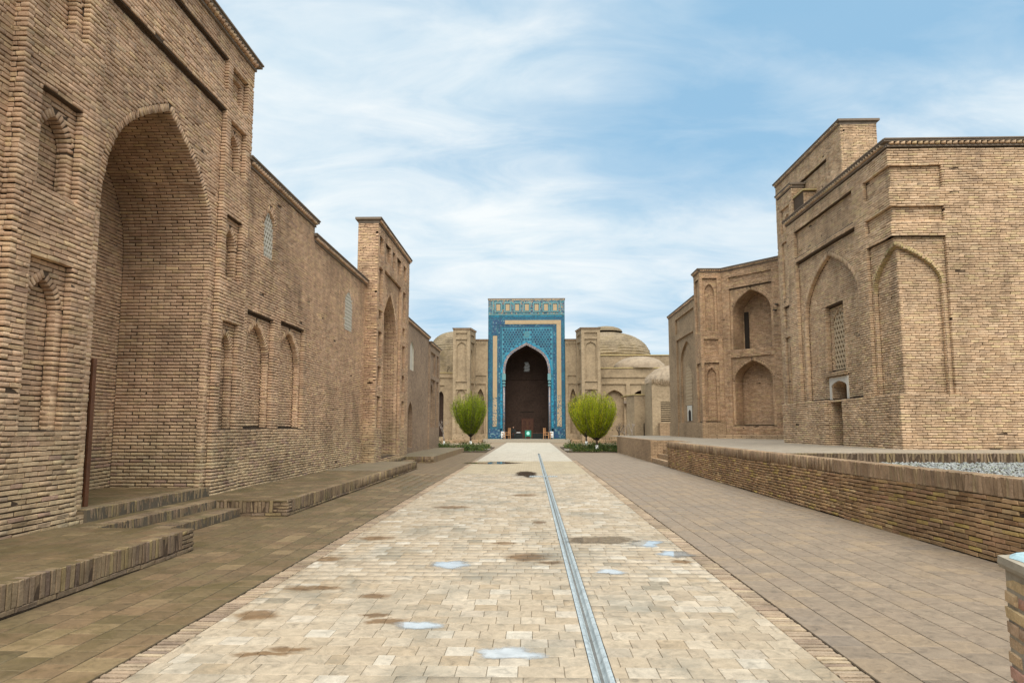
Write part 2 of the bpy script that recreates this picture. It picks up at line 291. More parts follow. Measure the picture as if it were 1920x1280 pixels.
M['herb'] = leafmat('herb_leaf', [(0, (.03, .06, .015)), (.5, (.07, .11, .02)), (.8, (.12, .15, .03)), (1, (.16, .10, .04))], .2)
M['twig'] = leafmat('dry_twig', [(0, (.10, .08, .06)), (1, (.2, .16, .13))], .05)

def water_mat(name, c, rough=.04):
    m, t, b = new_mat(name, rough, .5); p = pos_(t)
    cc = mix_(t, 1.0, c, ramp_(t, noise_(t, p, 7.0, 5.0), [(.3, .7), (.7, 1.25)]), 'MULTIPLY'); L_(t, cc, b.inputs['Base Color'])
    b.inputs['IOR'].default_value = 1.4
    b.inputs['Coat Weight'].default_value = 1.0; b.inputs['Coat Roughness'].default_value = .02; b.inputs['Coat IOR'].default_value = 1.6
    fa = N_(t, 'ShaderNodeAttribute'); fa.attribute_name = 'fade'; al = math_(t, 'ADD', math_(t, 'MULTIPLY', fa.outputs['Fac'], 1.5), math_(t, 'MULTIPLY', math_(t, 'SUBTRACT', noise_(t, p, 9.0, 5.0, .7), .62), 2.2), clamp=True); L_(t, al, b.inputs['Alpha'])
    return m
M['silt'] = plain('gutter_silt', (.13, .12, .10), .25, .4, 8)
M['wet'] = water_mat('wet_silt', (.12, .075, .035), .25)
M['water'] = water_mat('puddle_water', (.42, .44, .44), .08)  # pale base colour paints in sky reflection, on top of the glossy coat

def zinc():
    m, t, b = new_mat('zinc_gutter', .38, .5); p = pos_(t)
    n = noise_(t, p, 9.0, 6.0, .7, 1.0)
    c = ramp_(t, n, [(.3, (.24, .27, .275)), (.5, (.38, .43, .44)), (.7, (.52, .57, .58))])
    L_(t, c, b.inputs['Base Color']); b.inputs['Metallic'].default_value = .1; bump_(t, b, n, .2, .004); return m
M['zinc'] = zinc()
def gravel_mat():
    m, t, b = new_mat('gravel_stone', .85); r = rnd_(t)
    L_(t, ramp_(t, r, [(0, (0.163, 0.167, 0.158)), (.4, (0.266, 0.274, 0.266)), (.7, (0.340, 0.348, 0.331)), (.9, (0.163, 0.178, 0.108)), (1, (0.444, 0.444, 0.418))]), b.inputs['Base Color']); return m
M['gravel'] = gravel_mat()

# ------------------------------------------------------------------ object helpers
def tag(o, label=None, cat=None, group=None, kind=None):
    if label: o['label'] = label
    if cat: o['category'] = cat
    if group: o['group'] = group
    if kind: o['kind'] = kind
    return o
def thing(name, loc, label, cat, group=None):
    o = bpy.data.objects.new(name, None); col.objects.link(o); o.location = loc; o.empty_display_size = .2
    return tag(o, label, cat, group)
def parent(o, p):
    if p is not None:
        o.parent = p
        off = p.location if p.type == 'EMPTY' else Vector((0, 0, 0))
        o.matrix_parent_inverse = Matrix.Translation(-Vector(off))
def mesh_obj(name, verts, faces, mat, par=None, uvs=None, smooth=False, kind=None, rnd=None):
    me = bpy.data.meshes.new(name); me.from_pydata([tuple(v) for v in verts], [], faces)
    if isinstance(mat, (list, tuple)):
        for m in mat: me.materials.append(m)
    elif mat: me.materials.append(mat)
    if uvs is not None:
        ul = me.uv_layers.new(name='UVMap'); flat = np.array([uvs[v] for f in faces for v in f], dtype=np.float32).ravel(); ul.data.foreach_set('uv', flat)
    if rnd is not None:
        a = me.attributes.new('rnd', 'FLOAT', 'FACE'); a.data.foreach_set('value', np.asarray(rnd, dtype=np.float32))
    if smooth: me.polygons.foreach_set('use_smooth', [True] * len(me.polygons))
    me.update(); o = bpy.data.objects.new(name, me); col.objects.link(o); parent(o, par)
    if kind: o['kind'] = kind
    return o
class MB:
    def __init__(s): s.v = []; s.f = []; s.uv = []
    def quad(s, a, b, c, d, uv=None):
        n = len(s.v); s.v += [tuple(a), tuple(b), tuple(c), tuple(d)]; s.f.append((n, n + 1, n + 2, n + 3)); s.uv += uv or [(0, 0)] * 4
    def box(s, x0, y0, z0, x1, y1, z1):
        n = len(s.v); s.v += [(x, y, z) for z in (z0, z1) for x, y in ((x0, y0), (x1, y0), (x1, y1), (x0, y1))]
        s.uv += [(x + y, z) for z in (z0, z1) for x, y in ((x0, y0), (x1, y0), (x1, y1), (x0, y1))]
        for f in ((0, 3, 2, 1), (4, 5, 6, 7), (0, 1, 5, 4), (1, 2, 6, 5), (2, 3, 7, 6), (3, 0, 4, 7)): s.f.append(tuple(n + i for i in f))
    def bbox(s, x0, y0, z0, x1, y1, z1, b=.01):
        """box with chamfered edges"""
        bm = bmesh.new(); bmesh.ops.create_cube(bm, size=1)
        for v in bm.verts: v.co = Vector(((x0 + x1) / 2 + v.co.x * (x1 - x0), (y0 + y1) / 2 + v.co.y * (y1 - y0), (z0 + z1) / 2 + v.co.z * (z1 - z0)))
        bmesh.ops.bevel(bm, geom=bm.edges[:], offset=b, segments=1, affect='EDGES'); s.bm(bm)
    def bm(s, bm):
        bm.verts.index_update(); n = len(s.v); s.v += [tuple(v.co) for v in bm.verts]; s.uv += [(v.co.x + v.co.y, v.co.z) for v in bm.verts]
        s.f += [tuple(n + v.index for v in f.verts) for f in bm.faces]; bm.free()
    def tube(s, pts, rads, seg=6, cap=True):
        pts = [Vector(p) for p in pts]; n0 = len(s.v)
        for i, p in enumerate(pts):
            d = (pts[min(i + 1, len(pts) - 1)] - pts[max(i - 1, 0)]).normalized()
            a = d.orthogonal().normalized(); b = d.cross(a)
            for k in range(seg):
                t = 2 * math.pi * k / seg; q = p + (a * math.cos(t) + b * math.sin(t)) * rads[i]; s.v.append(tuple(q)); s.uv.append((0, 0))
        for i in range(len(pts) - 1):
            for k in range(seg):
                a0 = n0 + i * seg + k; a1 = n0 + i * seg + (k + 1) % seg; s.f.append((a0, a1, a1 + seg, a0 + seg))
        if cap: s.f.append(tuple(n0 + k for k in reversed(range(seg)))); s.f.append(tuple(n0 + (len(pts) - 1) * seg + k for k in range(seg)))
    def build(s, name, mat, par=None, smooth=False, kind=None):
        return mesh_obj(name, s.v, s.f, mat, par, s.uv, smooth, kind)

# ------------------------------------------------------------------ bricks
NV = 8
def make_variants():
    out = []
    r = np.random.default_rng(3)
    for k in range(NV):
        ia = .028; ib = .10
        back = [(-.5, -.5, -1), (.5, -.5, -1), (.5, .5, -1), (-.5, .5, -1)]
        mid = [(-.5, -.47, -.09), (.5, -.47, -.09), (.5, .47, -.09), (-.5, .47, -.09)]
        fr = [(-.5 + ia, -.5 + ib, 0), (.5 - ia, -.5 + ib, 0), (.5 - ia, .5 - ib, 0), (-.5 + ia, .5 - ib, 0)]
        v = np.array(back + mid + fr, float)
        v[4:8, 0] += r.uniform(-.018, .018, 4); v[4:8, 1] += r.uniform(-.07, .05, 4)
        v[8:, 0] += r.uniform(-.02, .02, 4); v[8:, 1] += r.uniform(-.08, .07, 4); v[8:, 2] += r.uniform(-.075, .03, 4)
        if k % 4 == 3: q = int(r.integers(0, 4)); v[8 + q, 0] *= .93; v[8 + q, 1] *= .75; v[8 + q, 2] -= .06
        out.append(v)
    return out
VAR = make_variants()
BF = [(0, 1, 5, 4), (1, 2, 6, 5), (2, 3, 7, 6), (3, 0, 4, 7), (4, 5, 9, 8), (5, 6, 10, 9), (6, 7, 11, 10), (7, 4, 8, 11), (8, 9, 10, 11)]
def flat_variant():
    back = [(-.5, -.5, -1), (.5, -.5, -1), (.5, .5, -1), (-.5, .5, -1)]
    mid = [(-.5, -.5, -.1), (.5, -.5, -.1), (.5, .5, -.1), (-.5, .5, -.1)]
    i = .012
    fr = [(-.5 + i, -.5 + i, 0), (.5 - i, -.5 + i, 0), (.5 - i, .5 - i, 0), (-.5 + i, .5 - i, 0)]
    return np.array(back + mid + fr, float)
TILEV = flat_variant()
_ucache = {}
def unit_mesh(kind, k, mat):
    key = (kind, k, mat)
    if key not in _ucache:
        v = TILEV if kind == 'tile' else VAR[k]
        me = bpy.data.meshes.new(kind); me.from_pydata([tuple(x) for x in v], [], BF); me.materials.append(M[mat])
        me.update(); _ucache[key] = me
    return _ucache[key]
# photo-space size of a piece decides which ones become objects of their own
_rt = Vector((math.cos(YAW), math.sin(YAW), 0)); _fw = Vector((-math.sin(YAW) * math.cos(PITCH), math.cos(YAW) * math.cos(PITCH), math.sin(PITCH))); _up = _rt.cross(_fw)
RT, FW, UP = (np.array(v) for v in (_rt, _fw, _up)); CAMP = np.array((0, 0, CAMZ))
def proj(P):
    q = P - CAMP; w = q @ FW; w = np.where(w < .1, .1, w)
    return np.stack([960 + 1280 * (q @ RT) / w, 640 + 26.5 - 1280 * (q @ UP) / w], -1), w
class Bricks:
    """pieces of one thing: the 300 that show largest are objects, the rest one mesh"""
    def __init__(s, root, name='brick', kind='brick', limit=300):
        s.root = root; s.name = name; s.kind = kind; s.rec = []; s.mats = []; s.limit = limit
    def add(s, C, A, B, N, L, H, D, mat):
        s.rec.append((*C, *A, *B, *N, L, H, D)); s.mats.append(mat)
    def build(s):
        if not s.rec: return
        R = np.array(s.rec, float); n = len(R); C, A, B, Nn = R[:, 0:3], R[:, 3:6], R[:, 6:9], R[:, 9:12]; L, H, D = R[:, 12:13], R[:, 13:14], R[:, 14:15]
        pc, w = proj(C); a0, _ = proj(C - A * L / 2); a1, _ = proj(C + A * L / 2); b0, _ = proj(C - B * H / 2); b1, _ = proj(C + B * H / 2)
        la = np.linalg.norm(a1 - a0, axis=1); lb = np.linalg.norm(b1 - b0, axis=1)
        da = a1 - a0; db = b1 - b0; area = np.abs(da[:, 0] * db[:, 1] - da[:, 1] * db[:, 0])
        facing = ((CAMP - C) * Nn).sum(1) > 0
        ok = (pc[:, 0] > 4) & (pc[:, 0] < 1916) & (pc[:, 1] > 4) & (pc[:, 1] < 1276) & ((C - CAMP) @ FW > .3) & facing & (np.maximum(la, lb) >= 9.5) & (area > 18)
        score = np.where(ok, area, -1); order = np.argsort(-score); take = [i for i in order[:s.limit] if score[i] > 0]
        var = rng.integers(0, NV, n); rn = rng.random(n)
        tk = set(take)
        for i in take:
            o = bpy.data.objects.new(s.name, unit_mesh(s.kind, int(var[i]) if s.kind != 'tile' else 0, s.mats[i])); col.objects.link(o)
            m = Matrix(((A[i, 0] * L[i, 0], B[i, 0] * H[i, 0], Nn[i, 0] * D[i, 0], C[i, 0]), (A[i, 1] * L[i, 0], B[i, 1] * H[i, 0], Nn[i, 1] * D[i, 0], C[i, 1]), (A[i, 2] * L[i, 0], B[i, 2] * H[i, 0], Nn[i, 2] * D[i, 0], C[i, 2]), (0, 0, 0, 1)))
            parent(o, s.root); o.matrix_basis = m
        rest = np.array([i for i in range(n) if i not in tk], int)
        if len(rest) == 0: return
        mats = np.array(s.mats)
        V = np.stack([TILEV if s.kind == 'tile' else VAR[k] for k in var[rest]])  # n,12,3
        P = C[rest][:, None] + V[:, :, 0:1] * (L[rest] * A[rest])[:, None] + V[:, :, 1:2] * (H[rest] * B[rest])[:, None] + V[:, :, 2:3] * (D[rest] * Nn[rest])[:, None]
        m = len(rest); P = P.reshape(-1, 3)
        F = (np.array(BF)[None] + (np.arange(m) * 12)[:, None, None]).reshape(-1, 4)
        me = bpy.data.meshes.new(s.name + 'work'); me.vertices.add(len(P)); me.vertices.foreach_set('co', P.astype(np.float32).ravel())
        me.loops.add(F.size); me.loops.foreach_set('vertex_index', F.astype(np.int32).ravel())
        me.polygons.add(len(F)); me.polygons.foreach_set('loop_start', np.arange(0, F.size, 4, dtype=np.int32)); me.polygons.foreach_set('loop_total', np.full(len(F), 4, np.int32))
        ml = sorted(set(s.mats)); [me.materials.append(M[x]) for x in ml]
        mi = np.array([ml.index(x) for x in mats[rest]], np.int32).repeat(9); me.polygons.foreach_set('material_index', mi)
        a = me.attributes.new('rnd', 'FLOAT', 'FACE'); a.data.foreach_set('value', rn[rest].repeat(9).astype(np.float32))
        me.update(calc_edges=True); me.validate()
        o = bpy.data.objects.new({'brick': 'small_bricks', 'paving_tile': 'small_paving_tiles'}.get(s.name, s.name + '_field'), me); col.objects.link(o); parent(o, s.root); o['kind'] = 'stuff'

# ------------------------------------------------------------------ walls with openings
Zv = Vector((0, 0, 1))
class Face:
    def __init__(s, O, A, N): s.O = Vector(O); s.A = Vector(A).normalized(); s.N = Vector(N).normalized()
    def p(s, a, t, c=0): return s.O + s.A * a + Zv * t + s.N * c
    def shift(s, c): return Face(s.O + s.N * c, s.A, s.N)
def faceL(x): return Face((x, 0, 0), (0, 1, 0), (1, 0, 0))        # looks to +x, s = y
def faceR(x): return Face((x, 0, 0), (0, -1, 0), (-1, 0, 0))      # looks to -x, s = -y
def faceF(y): return Face((0, y, 0), (1, 0, 0), (0, -1, 0))       # looks to -y, s = x
def rect(s0, s1, t0, t1):
    if s0 > s1: s0, s1 = s1, s0
    return [(s0, t0), (s1, t0), (s1, t1), (s0, t1)]
def curve(s0, s1, ts, ta, n=9, full=.55, k2=.5):
    """right springing -> apex -> left springing of a Persian arch"""
    w = (s1 - s0) / 2; c = (s0 + s1) / 2; r = ta - ts; out = []
    def bz(t): 
        P = ((w, 0), (w, full * r), (k2 * w, (1 - .40 * k2) * r), (0, r)); a = (1 - t) ** 3, 3 * t * (1 - t) ** 2, 3 * t * t * (1 - t), t ** 3
        return sum(a[i] * P[i][0] for i in range(4)), sum(a[i] * P[i][1] for i in range(4))
    R = [bz(i / n) for i in range(n + 1)]
    return [(c + x, ts + y) for x, y in R] + [(c - x, ts + y) for x, y in reversed(R[:-1])]
def arch(s0, s1, t0, ts, ta, n=9, **k):
    if s0 > s1: s0, s1 = s1, s0
    return [(s0, t0), (s1, t0)] + curve(s0, s1, ts, ta, n, **k)
def offset_poly(poly, d):
    n = len(poly); out = []
    for i in range(n):
        p0, p1, p2 = Vector(poly[i - 1]), Vector(poly[i]), Vector(poly[(i + 1) % n])
        e1 = (p1 - p0); e2 = (p2 - p1)
        if e1.length < 1e-6: e1 = e2
        if e2.length < 1e-6: e2 = e1
        e1.normalize(); e2.normalize(); n1 = Vector((e1.y, -e1.x)); n2 = Vector((e2.y, -e2.x)); m = (n1 + n2)
        if m.length < 1e-4: m = n1.copy()
        m.normalize(); k = d / max(.35, m.dot(n1)); out.append((p1.x + m.x * k, p1.y + m.y * k))
    return out
def scan(poly, t):
    xs = []; n = len(poly)
    for i in range(n):
        (x0, y0), (x1, y1) = poly[i], poly[(i + 1) % n]
        if (y0 <= t) != (y1 <= t): xs.append(x0 + (t - y0) / (y1 - y0) * (x1 - x0))
    xs.sort(); return [(xs[i], xs[i + 1]) for i in range(0, len(xs) - 1, 2)]
def subtract(iv, holes):
    """iv: list (a,b,da,db) ; holes: list (a,b,depth)"""
    for (h0, h1, d) in holes:
        out = []
        for (a, b, da, db) in iv:
            if h1 <= a or h0 >= b: out.append((a, b, da, db)); continue
            if h0 > a: out.append((a, h0, da, d))
            if h1 < b: out.append((h1, b, d, db))
        iv = out
    return iv
def lay(face, B, poly, holes, c, mat, pitch=.065, L=.25, t_off=0.0, jit=.0055, quoin=(None, None), gap=.013):
    """bricks in running bond over a polygon, leaving the openings free; bricks beside an opening run back into its reveal"""
    ys = [p[1] for p in poly]; k0 = math.floor((min(ys) - t_off) / pitch); k1 = math.ceil((max(ys) - t_off) / pitch)
    A, N = face.A, face.N
    for k in range(k0, k1):
        t = t_off + (k + .5) * pitch
        if t < min(ys) + pitch * .2 or t > max(ys) - pitch * .2: continue
        iv = [(a, b, 0, 0) for a, b in scan(poly, t)]
        hl = []
        for h in holes:
            hp = h.get('clip', h['poly'])
            for a, b in scan(hp, t): hl.append((a, b, h['d'] if not h.get('ring') else .1))
        iv = subtract(iv, hl)
        ph = random.uniform(-.03, .03) + (L / 2 if k % 2 else 0)
        wob_p = random.uniform(0, 6.28)
        for (a, b, da, db) in iv:
            if quoin[0] is not None and da == 0 and abs(a - min(p[0] for p in poly)) < 1e-3 and (k + quoin[0]) % 2: a += .10
            if quoin[1] is not None and db == 0 and abs(b - max(p[0] for p in poly)) < 1e-3 and (k + quoin[1]) % 2: b -= .10
            if b - a < .03: continue
            cuts = [a]; x = (math.floor((a - ph) / L) + 1) * L + ph
            while x < b - .05:
                if x > a + .05: cuts.append(x + random.uniform(-.032, .032))
                x += L
            cuts.append(b)
            for i in range(len(cuts) - 1):
                x0, x1 = cuts[i], cuts[i + 1]; g = gap
                if i == 0 and da: x0 -= .022
                if i == len(cuts) - 2 and db: x1 += .022
                Ld = x1 - x0 - g
                if Ld < .02: continue
                tt = t + .007 * math.sin(x0 * 1.3 + k * .23) + .004 * math.sin(x0 * 3.7 - k * .31) + random.uniform(-.0025, .0025); cc = c + random.uniform(-jit, jit * .7)
                if random.random() < .012: cc -= .014
                hh = pitch - random.uniform(.006, .017)
                Cn = face.p((x0 + x1) / 2, tt, cc); tilt = random.uniform(-.012, .012)
                Av = (A + Zv * tilt).normalized(); Bv = (Zv - A * tilt).normalized()
                B.add(Cn, Av, Bv, N, Ld, hh, .1, mat)
            # reveal bricks running into a recess
            for (d, pos, sg) in ((da, a, -1), (db, b, 1)):
                if d > .1:
                    z = -(.0 if k % 2 else .095)
                    while z > -d:
                        zb = max(z - .25, -d)
                        if z - zb > .01:
                            j = random.uniform(-.004, .005); w = .14
                            B.add(face.p(pos + sg * (.014 + j) - sg * w / 2, t + random.uniform(-.002, .002), c + min(0, z) - .004), A, Zv, N, w, pitch - random.uniform(.006, .013), (min(0, z) - zb) - .006, mat)
                        z -= .25
def voussoirs(face, B, pts, w, c, D, mat, pitch=.062):
    """bricks on edge following a curve; D deeper than one brick repeats them into the soffit"""
    P = [Vector(p) for p in pts]; 
    seg = [(P[i + 1] - P[i]).length for i in range(len(P) - 1)]; tot = sum(seg); n = max(2, int(tot / pitch)); st = tot / n
    def at(u):
        i = 0
        while i < len(seg) - 1 and u > seg[i]: u -= seg[i]; i += 1
        d = (P[i + 1] - P[i]).normalized(); return P[i] + d * u, d
    for k in range(n):
        q, d = at((k + .5) * st)
        # curve runs right -> left (counter-clockwise), outward normal = right of travel
        o = Vector((d.y, -d.x)); 
        Av = (face.A * o.x + Zv * o.y).normalized(); Bv = (face.A * d.x + Zv * d.y).normalized()
        if Av.cross(Bv).dot(face.N) < 0: Bv = -Bv
        z = 0.0 if k % 2 else .12
        first = True
        while z > -D:
            zb = max(z - .25, -D); f = min(0, z)
            if f - zb > .015:
                r = random.uniform(-.004, .004)
                ce = q + o * (w / 2 - .01 + r)
                B.add(face.p(ce.x, ce.y, c + f + (random.uniform(-.006, .004) if first else -.004)), Av, Bv, face.N, w, st - random.uniform(.007, .013), f - zb - (0 if first else .005), mat)
            first = False; z -= .25
def strip(mb, face, poly, c0, c1, closed=True):
    n = len(poly)
    for i in range(n if closed else n - 1):
        (a, t), (b, u) = poly[i], poly[(i + 1) % n]
        vert = abs(b - a) < abs(u - t)
        if vert: uv = [(a + c0, t), (b + c0, u), (b + c1, u), (a + c1, t)]
        else: uv = [(a, t + c0), (b, u + c0), (b, u + c1), (a, t + c1)]
        mb.quad(face.p(a, t, c0), face.p(b, u, c0), face.p(b, u, c1), face.p(a, t, c1), uv)
def surf(mb, face, poly, holes, c):
    loops = [[Vector((a, t, 0)) for a, t in poly]] + [[Vector((a, t, 0)) for a, t in h] for h in holes]
    flat = [v for l in loops for v in l]; n = len(mb.v)
    mb.v += [tuple(face.p(v.x, v.y, c)) for v in flat]; mb.uv += [(v.x, v.y) for v in flat]
    for tr in tessellate_polygon(loops):
        a, b, cc = (flat[i] for i in tr)
        if (b - a).cross(cc - a).z < 0: tr = tr[::-1]
        if abs((b - a).cross(cc - a).z) < 1e-9: continue
        mb.f.append(tuple(n + i for i in tr))
def jambs(face, B, pos, sg, t0, t1, c, d, mat, pitch=.065):
    """brick courses of a deep reveal; sg=-1: wall lies at smaller s"""
    t = t0 + pitch / 2; k = 0
    while t < t1:
        z = 0 if k % 2 else .12
        while z > -d:
            zb = max(z - .25, -d); f = min(0, z)
            if f - zb > .015: B.add(face.p(pos + sg * .07 - sg * (.013 + random.uniform(-.004, .004)), t, c + f - .004), face.A, Zv, face.N, .14, pitch - random.uniform(.006, .013), f - zb - .007, mat)
            z -= .25
        t += pitch; k += 1
def set_clip(h):
    if h.get('ring'):
        cv = h['curve']; oc = offset_poly(h['poly'], h['ring']); ts = cv[0][1]
        h['clip'] = [(x, y) for x, y in h['poly'][:2]] + [(cv[0][0], ts), (cv[0][0] + h['ring'] * .98, ts)] + oc[3:-1] + [(cv[-1][0] - h['ring'] * .98, ts), (cv[-1][0], ts)]
def deep_polys(hs, c, T):
    out = []
    for h in hs:
        if c + h['d'] > T: out.append(h['poly'])
        else: out += deep_polys(h.get('kids', []), c + h['d'], T)
    return out
def carve(root, face, h, c, mat, B, bmat, pitch, L, t_off, e):
    """one recess and whatever is recessed inside it"""
    d = h['d']; pl = h['poly']; geo = B is not None; kids = h.get('kids', []); bm2 = h.get('bmat', bmat)
    mb = MB(); strip(mb, face, pl, c - e, c - d - e); surf(mb, face, pl, [k['poly'] for k in kids], c - d - e)
    mb.build(h.get('name', 'recessed_panel'), M[h.get('mat', mat)], root)
    if geo:
        if h.get('ring'): voussoirs(face, B, h['curve'], h['ring'], c + h.get('proud', .0), max(.12, d), h.get('rmat', bmat))
        elif h.get('curve'): voussoirs(face, B, h['curve'], .12, c - .02, max(.12, d), bmat)
        if h.get('ring') and d > .1 and not h.get('nob'):
            s0, s1 = pl[0][0], pl[1][0]; jambs(face, B, s0, -1, pl[0][1], h['curve'][0][1], c, d, bmat, pitch); jambs(face, B, s1, 1, pl[0][1], h['curve'][0][1], c, d, bmat, pitch)
        if not h.get('nob'):
            for k in kids: set_clip(k)
            lay(face, B, pl, kids, c - d, bm2, pitch, L, t_off=t_off)
    for k in kids: carve(root, face, k, c - d, mat, B, bm2, pitch, L, t_off, e)
def wall(root, face, poly, mat, holes=(), T=.6, B=None, bmat=None, name='wall', pitch=.065, L=.25, quoin=(None, None), c=0.0, matname=None, back=True, t_off=0.0):
    """a wall panel with openings. holes: dict(poly, d, name, ring, kids, nob). bricks laid when B is given."""
    geo = B is not None; e = .022 if geo else 0.0
    sh = offset_poly(poly, -e) if (geo and quoin != (None, None)) else poly
    mb = MB(); surf(mb, face, sh, [h['poly'] for h in holes], c - e)
    if T: strip(mb, face, sh, c - e, c - T)
    if T and back: surf(mb, face, sh, deep_polys(holes, 0, T - .03), c - T)
    mb.build(name, M[mat], root)
    for h in holes: set_clip(h)
    if geo: lay(face, B, poly, list(holes), c, bmat, pitch, L, quoin=quoin, t_off=t_off)
    for h in holes: carve(root, face, h, c, mat, B, bmat, pitch, L, t_off, e)
def A_(s0, s1, t0, ts, ta, d, ring=.12, name='blind_arch', **k):
    if s0 > s1: s0, s1 = s1, s0
    ak = {x: k.pop(x) for x in ('full', 'k2') if x in k}
    return dict(poly=arch(s0, s1, t0, ts, ta, **ak), curve=curve(s0, s1, ts, ta, **ak), d=d, ring=ring, name=name, **k)
def R_(s0, s1, t0, t1, d, name='recessed_panel', **k):
    return dict(poly=rect(s0, s1, t0, t1), d=d, name=name, **k)
def cornice(root, face, s0, s1, t, out=.10, T=.8, B=None, bmat=None, dent=.13, slab='slab', capname='cornice'):
    """proud course, row of skewed dentil bricks, thin slab on top"""
    if s0 > s1: s0, s1 = s1, s0
    mb = MB()
    def bx(a0, a1, t0, t1, c0, c1):
        P = [face.p(a, tt, cc) for tt in (t0, t1) for a, cc in ((a0, c0), (a1, c0), (a1, c1), (a0, c1))]; n = len(mb.v); mb.v += [tuple(p) for p in P]; mb.uv += [(0, 0)] * 8
        for f in ((0, 3, 2, 1), (4, 5, 6, 7), (0, 1, 5, 4), (1, 2, 6, 5), (2, 3, 7, 6), (3, 0, 4, 7)): mb.f.append(tuple(n + i for i in f))
    bx(s0, s1, t, t + .05, -T, out * .35)
    bx(s0, s1, t + .05, t + .13, -T, out * .2)
    bx(s0 - out, s1 + out, t + .13, t + .18, -T - .1, out)
    bx(s0 - out, s1 + out, t + .182, t + .215, -T - .1, out * 1.3)
    mb.build(capname, M[slab], root)
    n = int((s1 - s0) / dent); dm = Bricks(root, 'dentil', 'brick', 0)
    sk = (face.A + face.N * .6).normalized(); nn = (face.N - face.A * .6).normalized()
    for i in range(n):
        dm.add(face.p(s0 + (i + .5) * dent, t + .09, out * .95), sk, Zv, nn, dent * .72, .068, .16, bmat or 'brick_l')
    dm.build()
def lattice(root, face, poly, c, mat, pw=.13, ph=.14, hr=.042, name='lattice_screen', tk=.04):
    """pierced screen: staggered cells, each with a six sided hole; its rim is let into the reveal"""
    ss = [p[0] for p in poly]; ts = [p[1] for p in poly]; mb = MB(); hh = ph * .5; r = 0; t = min(ts); big = offset_poly(poly, pw * .55)
    while t < max(ts) + hh:
        x = min(ss) - pw - (pw / 2 if r % 2 else 0)
        while x < max(ss) + pw:
            cx, cz = x + pw / 2, t + hh / 2
            if any(a < cx < b for a, b in scan(big, cz)):
                hx, hz = pw * .35, hh * .40
                inn = [(cx + hx, cz), (cx + hx * .5, cz + hz), (cx - hx * .5, cz + hz), (cx - hx, cz), (cx - hx * .5, cz - hz), (cx + hx * .5, cz - hz)]
                out = [(cx + pw / 2, cz), (cx + pw / 2, cz + hh / 2), (cx - pw / 2, cz + hh / 2), (cx - pw / 2, cz), (cx - pw / 2, cz - hh / 2), (cx + pw / 2, cz - hh / 2)]
                for i in range(6):
                    k = (i + 1) % 6; mb.quad(face.p(*inn[i], c), face.p(*out[i], c), face.p(*out[k], c), face.p(*inn[k], c)); mb.quad(face.p(*inn[i], c), face.p(*inn[k], c), face.p(*inn[k], c - tk), face.p(*inn[i], c - tk))
            x += pw
        t += hh; r += 1
    o = mb.build(name, M[mat], root)
    m2 = MB(); surf(m2, face, poly, [], c - tk - .02); m2.build('shade_backing', M['dark'], root); return o  # near-black sheet paints the shade seen through the holes
def soldiers(face, B, s0, s1, t0, t1, c, D, mat, pitch=.068, lean=.0):
    n = max(1, int(round((s1 - s0) / pitch))); st = (s1 - s0) / n; H = t1 - t0
    for i in range(n):
        a = s0 + (i + .5) * st; Bv = -face.A   # Z x (-A) = ... keeps right-handed
        if Zv.cross(Bv).dot(face.N) < 0: Bv = -Bv
        tl = random.uniform(-.02, .02) + lean
        Av = (Zv + face.A * tl).normalized(); Bv = (Bv - Zv * tl * (1 if Bv.dot(face.A) > 0 else -1)).normalized()
        B.add(face.p(a, (t0 + t1) / 2 + random.uniform(-.003, .003), c + random.uniform(-.006, .005)), Av, Bv, face.N, H, st - random.uniform(.005, .011), D, mat)
def box(root, name, mat, x0, y0, z0, x1, y1, z1, kind=None):
    mb = MB(); mb.box(x0, y0, z0, x1, y1, z1); return mb.build(name, M[mat], root, kind=kind)
def Xp(x): return x

# =================================================================== GROUND
def sheet(name, mat, x0, x1, y0, y1, z, kind='structure', root=None):
    o = mesh_obj(name, [(x0, y0, z), (x1, y0, z), (x1, y1, z), (x0, y1, z)], [(0, 1, 2, 3)], M[mat], root, [(x0, y0), (x1, y0), (x1, y1), (x0, y1)])
    if root is None and kind: o['kind'] = kind
    return o
sheet('ground', 'dust', -900, 900, -60, 1800, -.16)
G = .0
XL, XR, SL, SR = -2.60, 1.98, -2.81, 2.20
DR0, DR1 = .402, .520            # drain slot
def tiles(B, x0, x1, y0, y1, wx, wy, z, mat, run='x', D=.03, jit=.0008, skip=None, stag=.5, gap=.004, vary=0.0):
    """paving; run = direction in which the joints run through"""
    n = 0
    X, Y = Vector((1, 0, 0)), Vector((0, 1, 0))
    if run == 'x':
        y = y0
        while y < y1 - .02:
            h = min(wy, y1 - y); x = x0 - random.random() * wx
            while x < x1:
                ww = wx * (1 + (random.choice((0, 0, 0, .5, -.4)) if vary and random.random() < vary else 0)); a, b = max(x, x0), min(x + ww, x1); x += ww
                for (p, q) in ([(a, b)] if not skip else [(a, min(b, skip[0])), (max(a, skip[1]), b)]):
                    if q - p > .02: B.add(((p + q) / 2, y + h / 2, z + random.uniform(-jit, jit)), X, Y, Zv, q - p - gap, h - gap, D, mat)
            y += h; n += 1
    else:
        x = x0; ncol = max(1, round((x1 - x0) / wx)); wx = (x1 - x0) / ncol
        for c in range(ncol):
            y = y0 - (stag if c % 2 else 0) * wy - random.uniform(0, .02)
            while y < y1:
                a, b = max(y, y0), min(y + wy, y1); y += wy
                if b - a > .02: B.add((x + wx / 2, (a + b) / 2, z + random.uniform(-jit, jit)), Y, -X, Zv, b - a - gap, wx - gap * 1.5, D, mat)
            x += wx
YT = 24.0
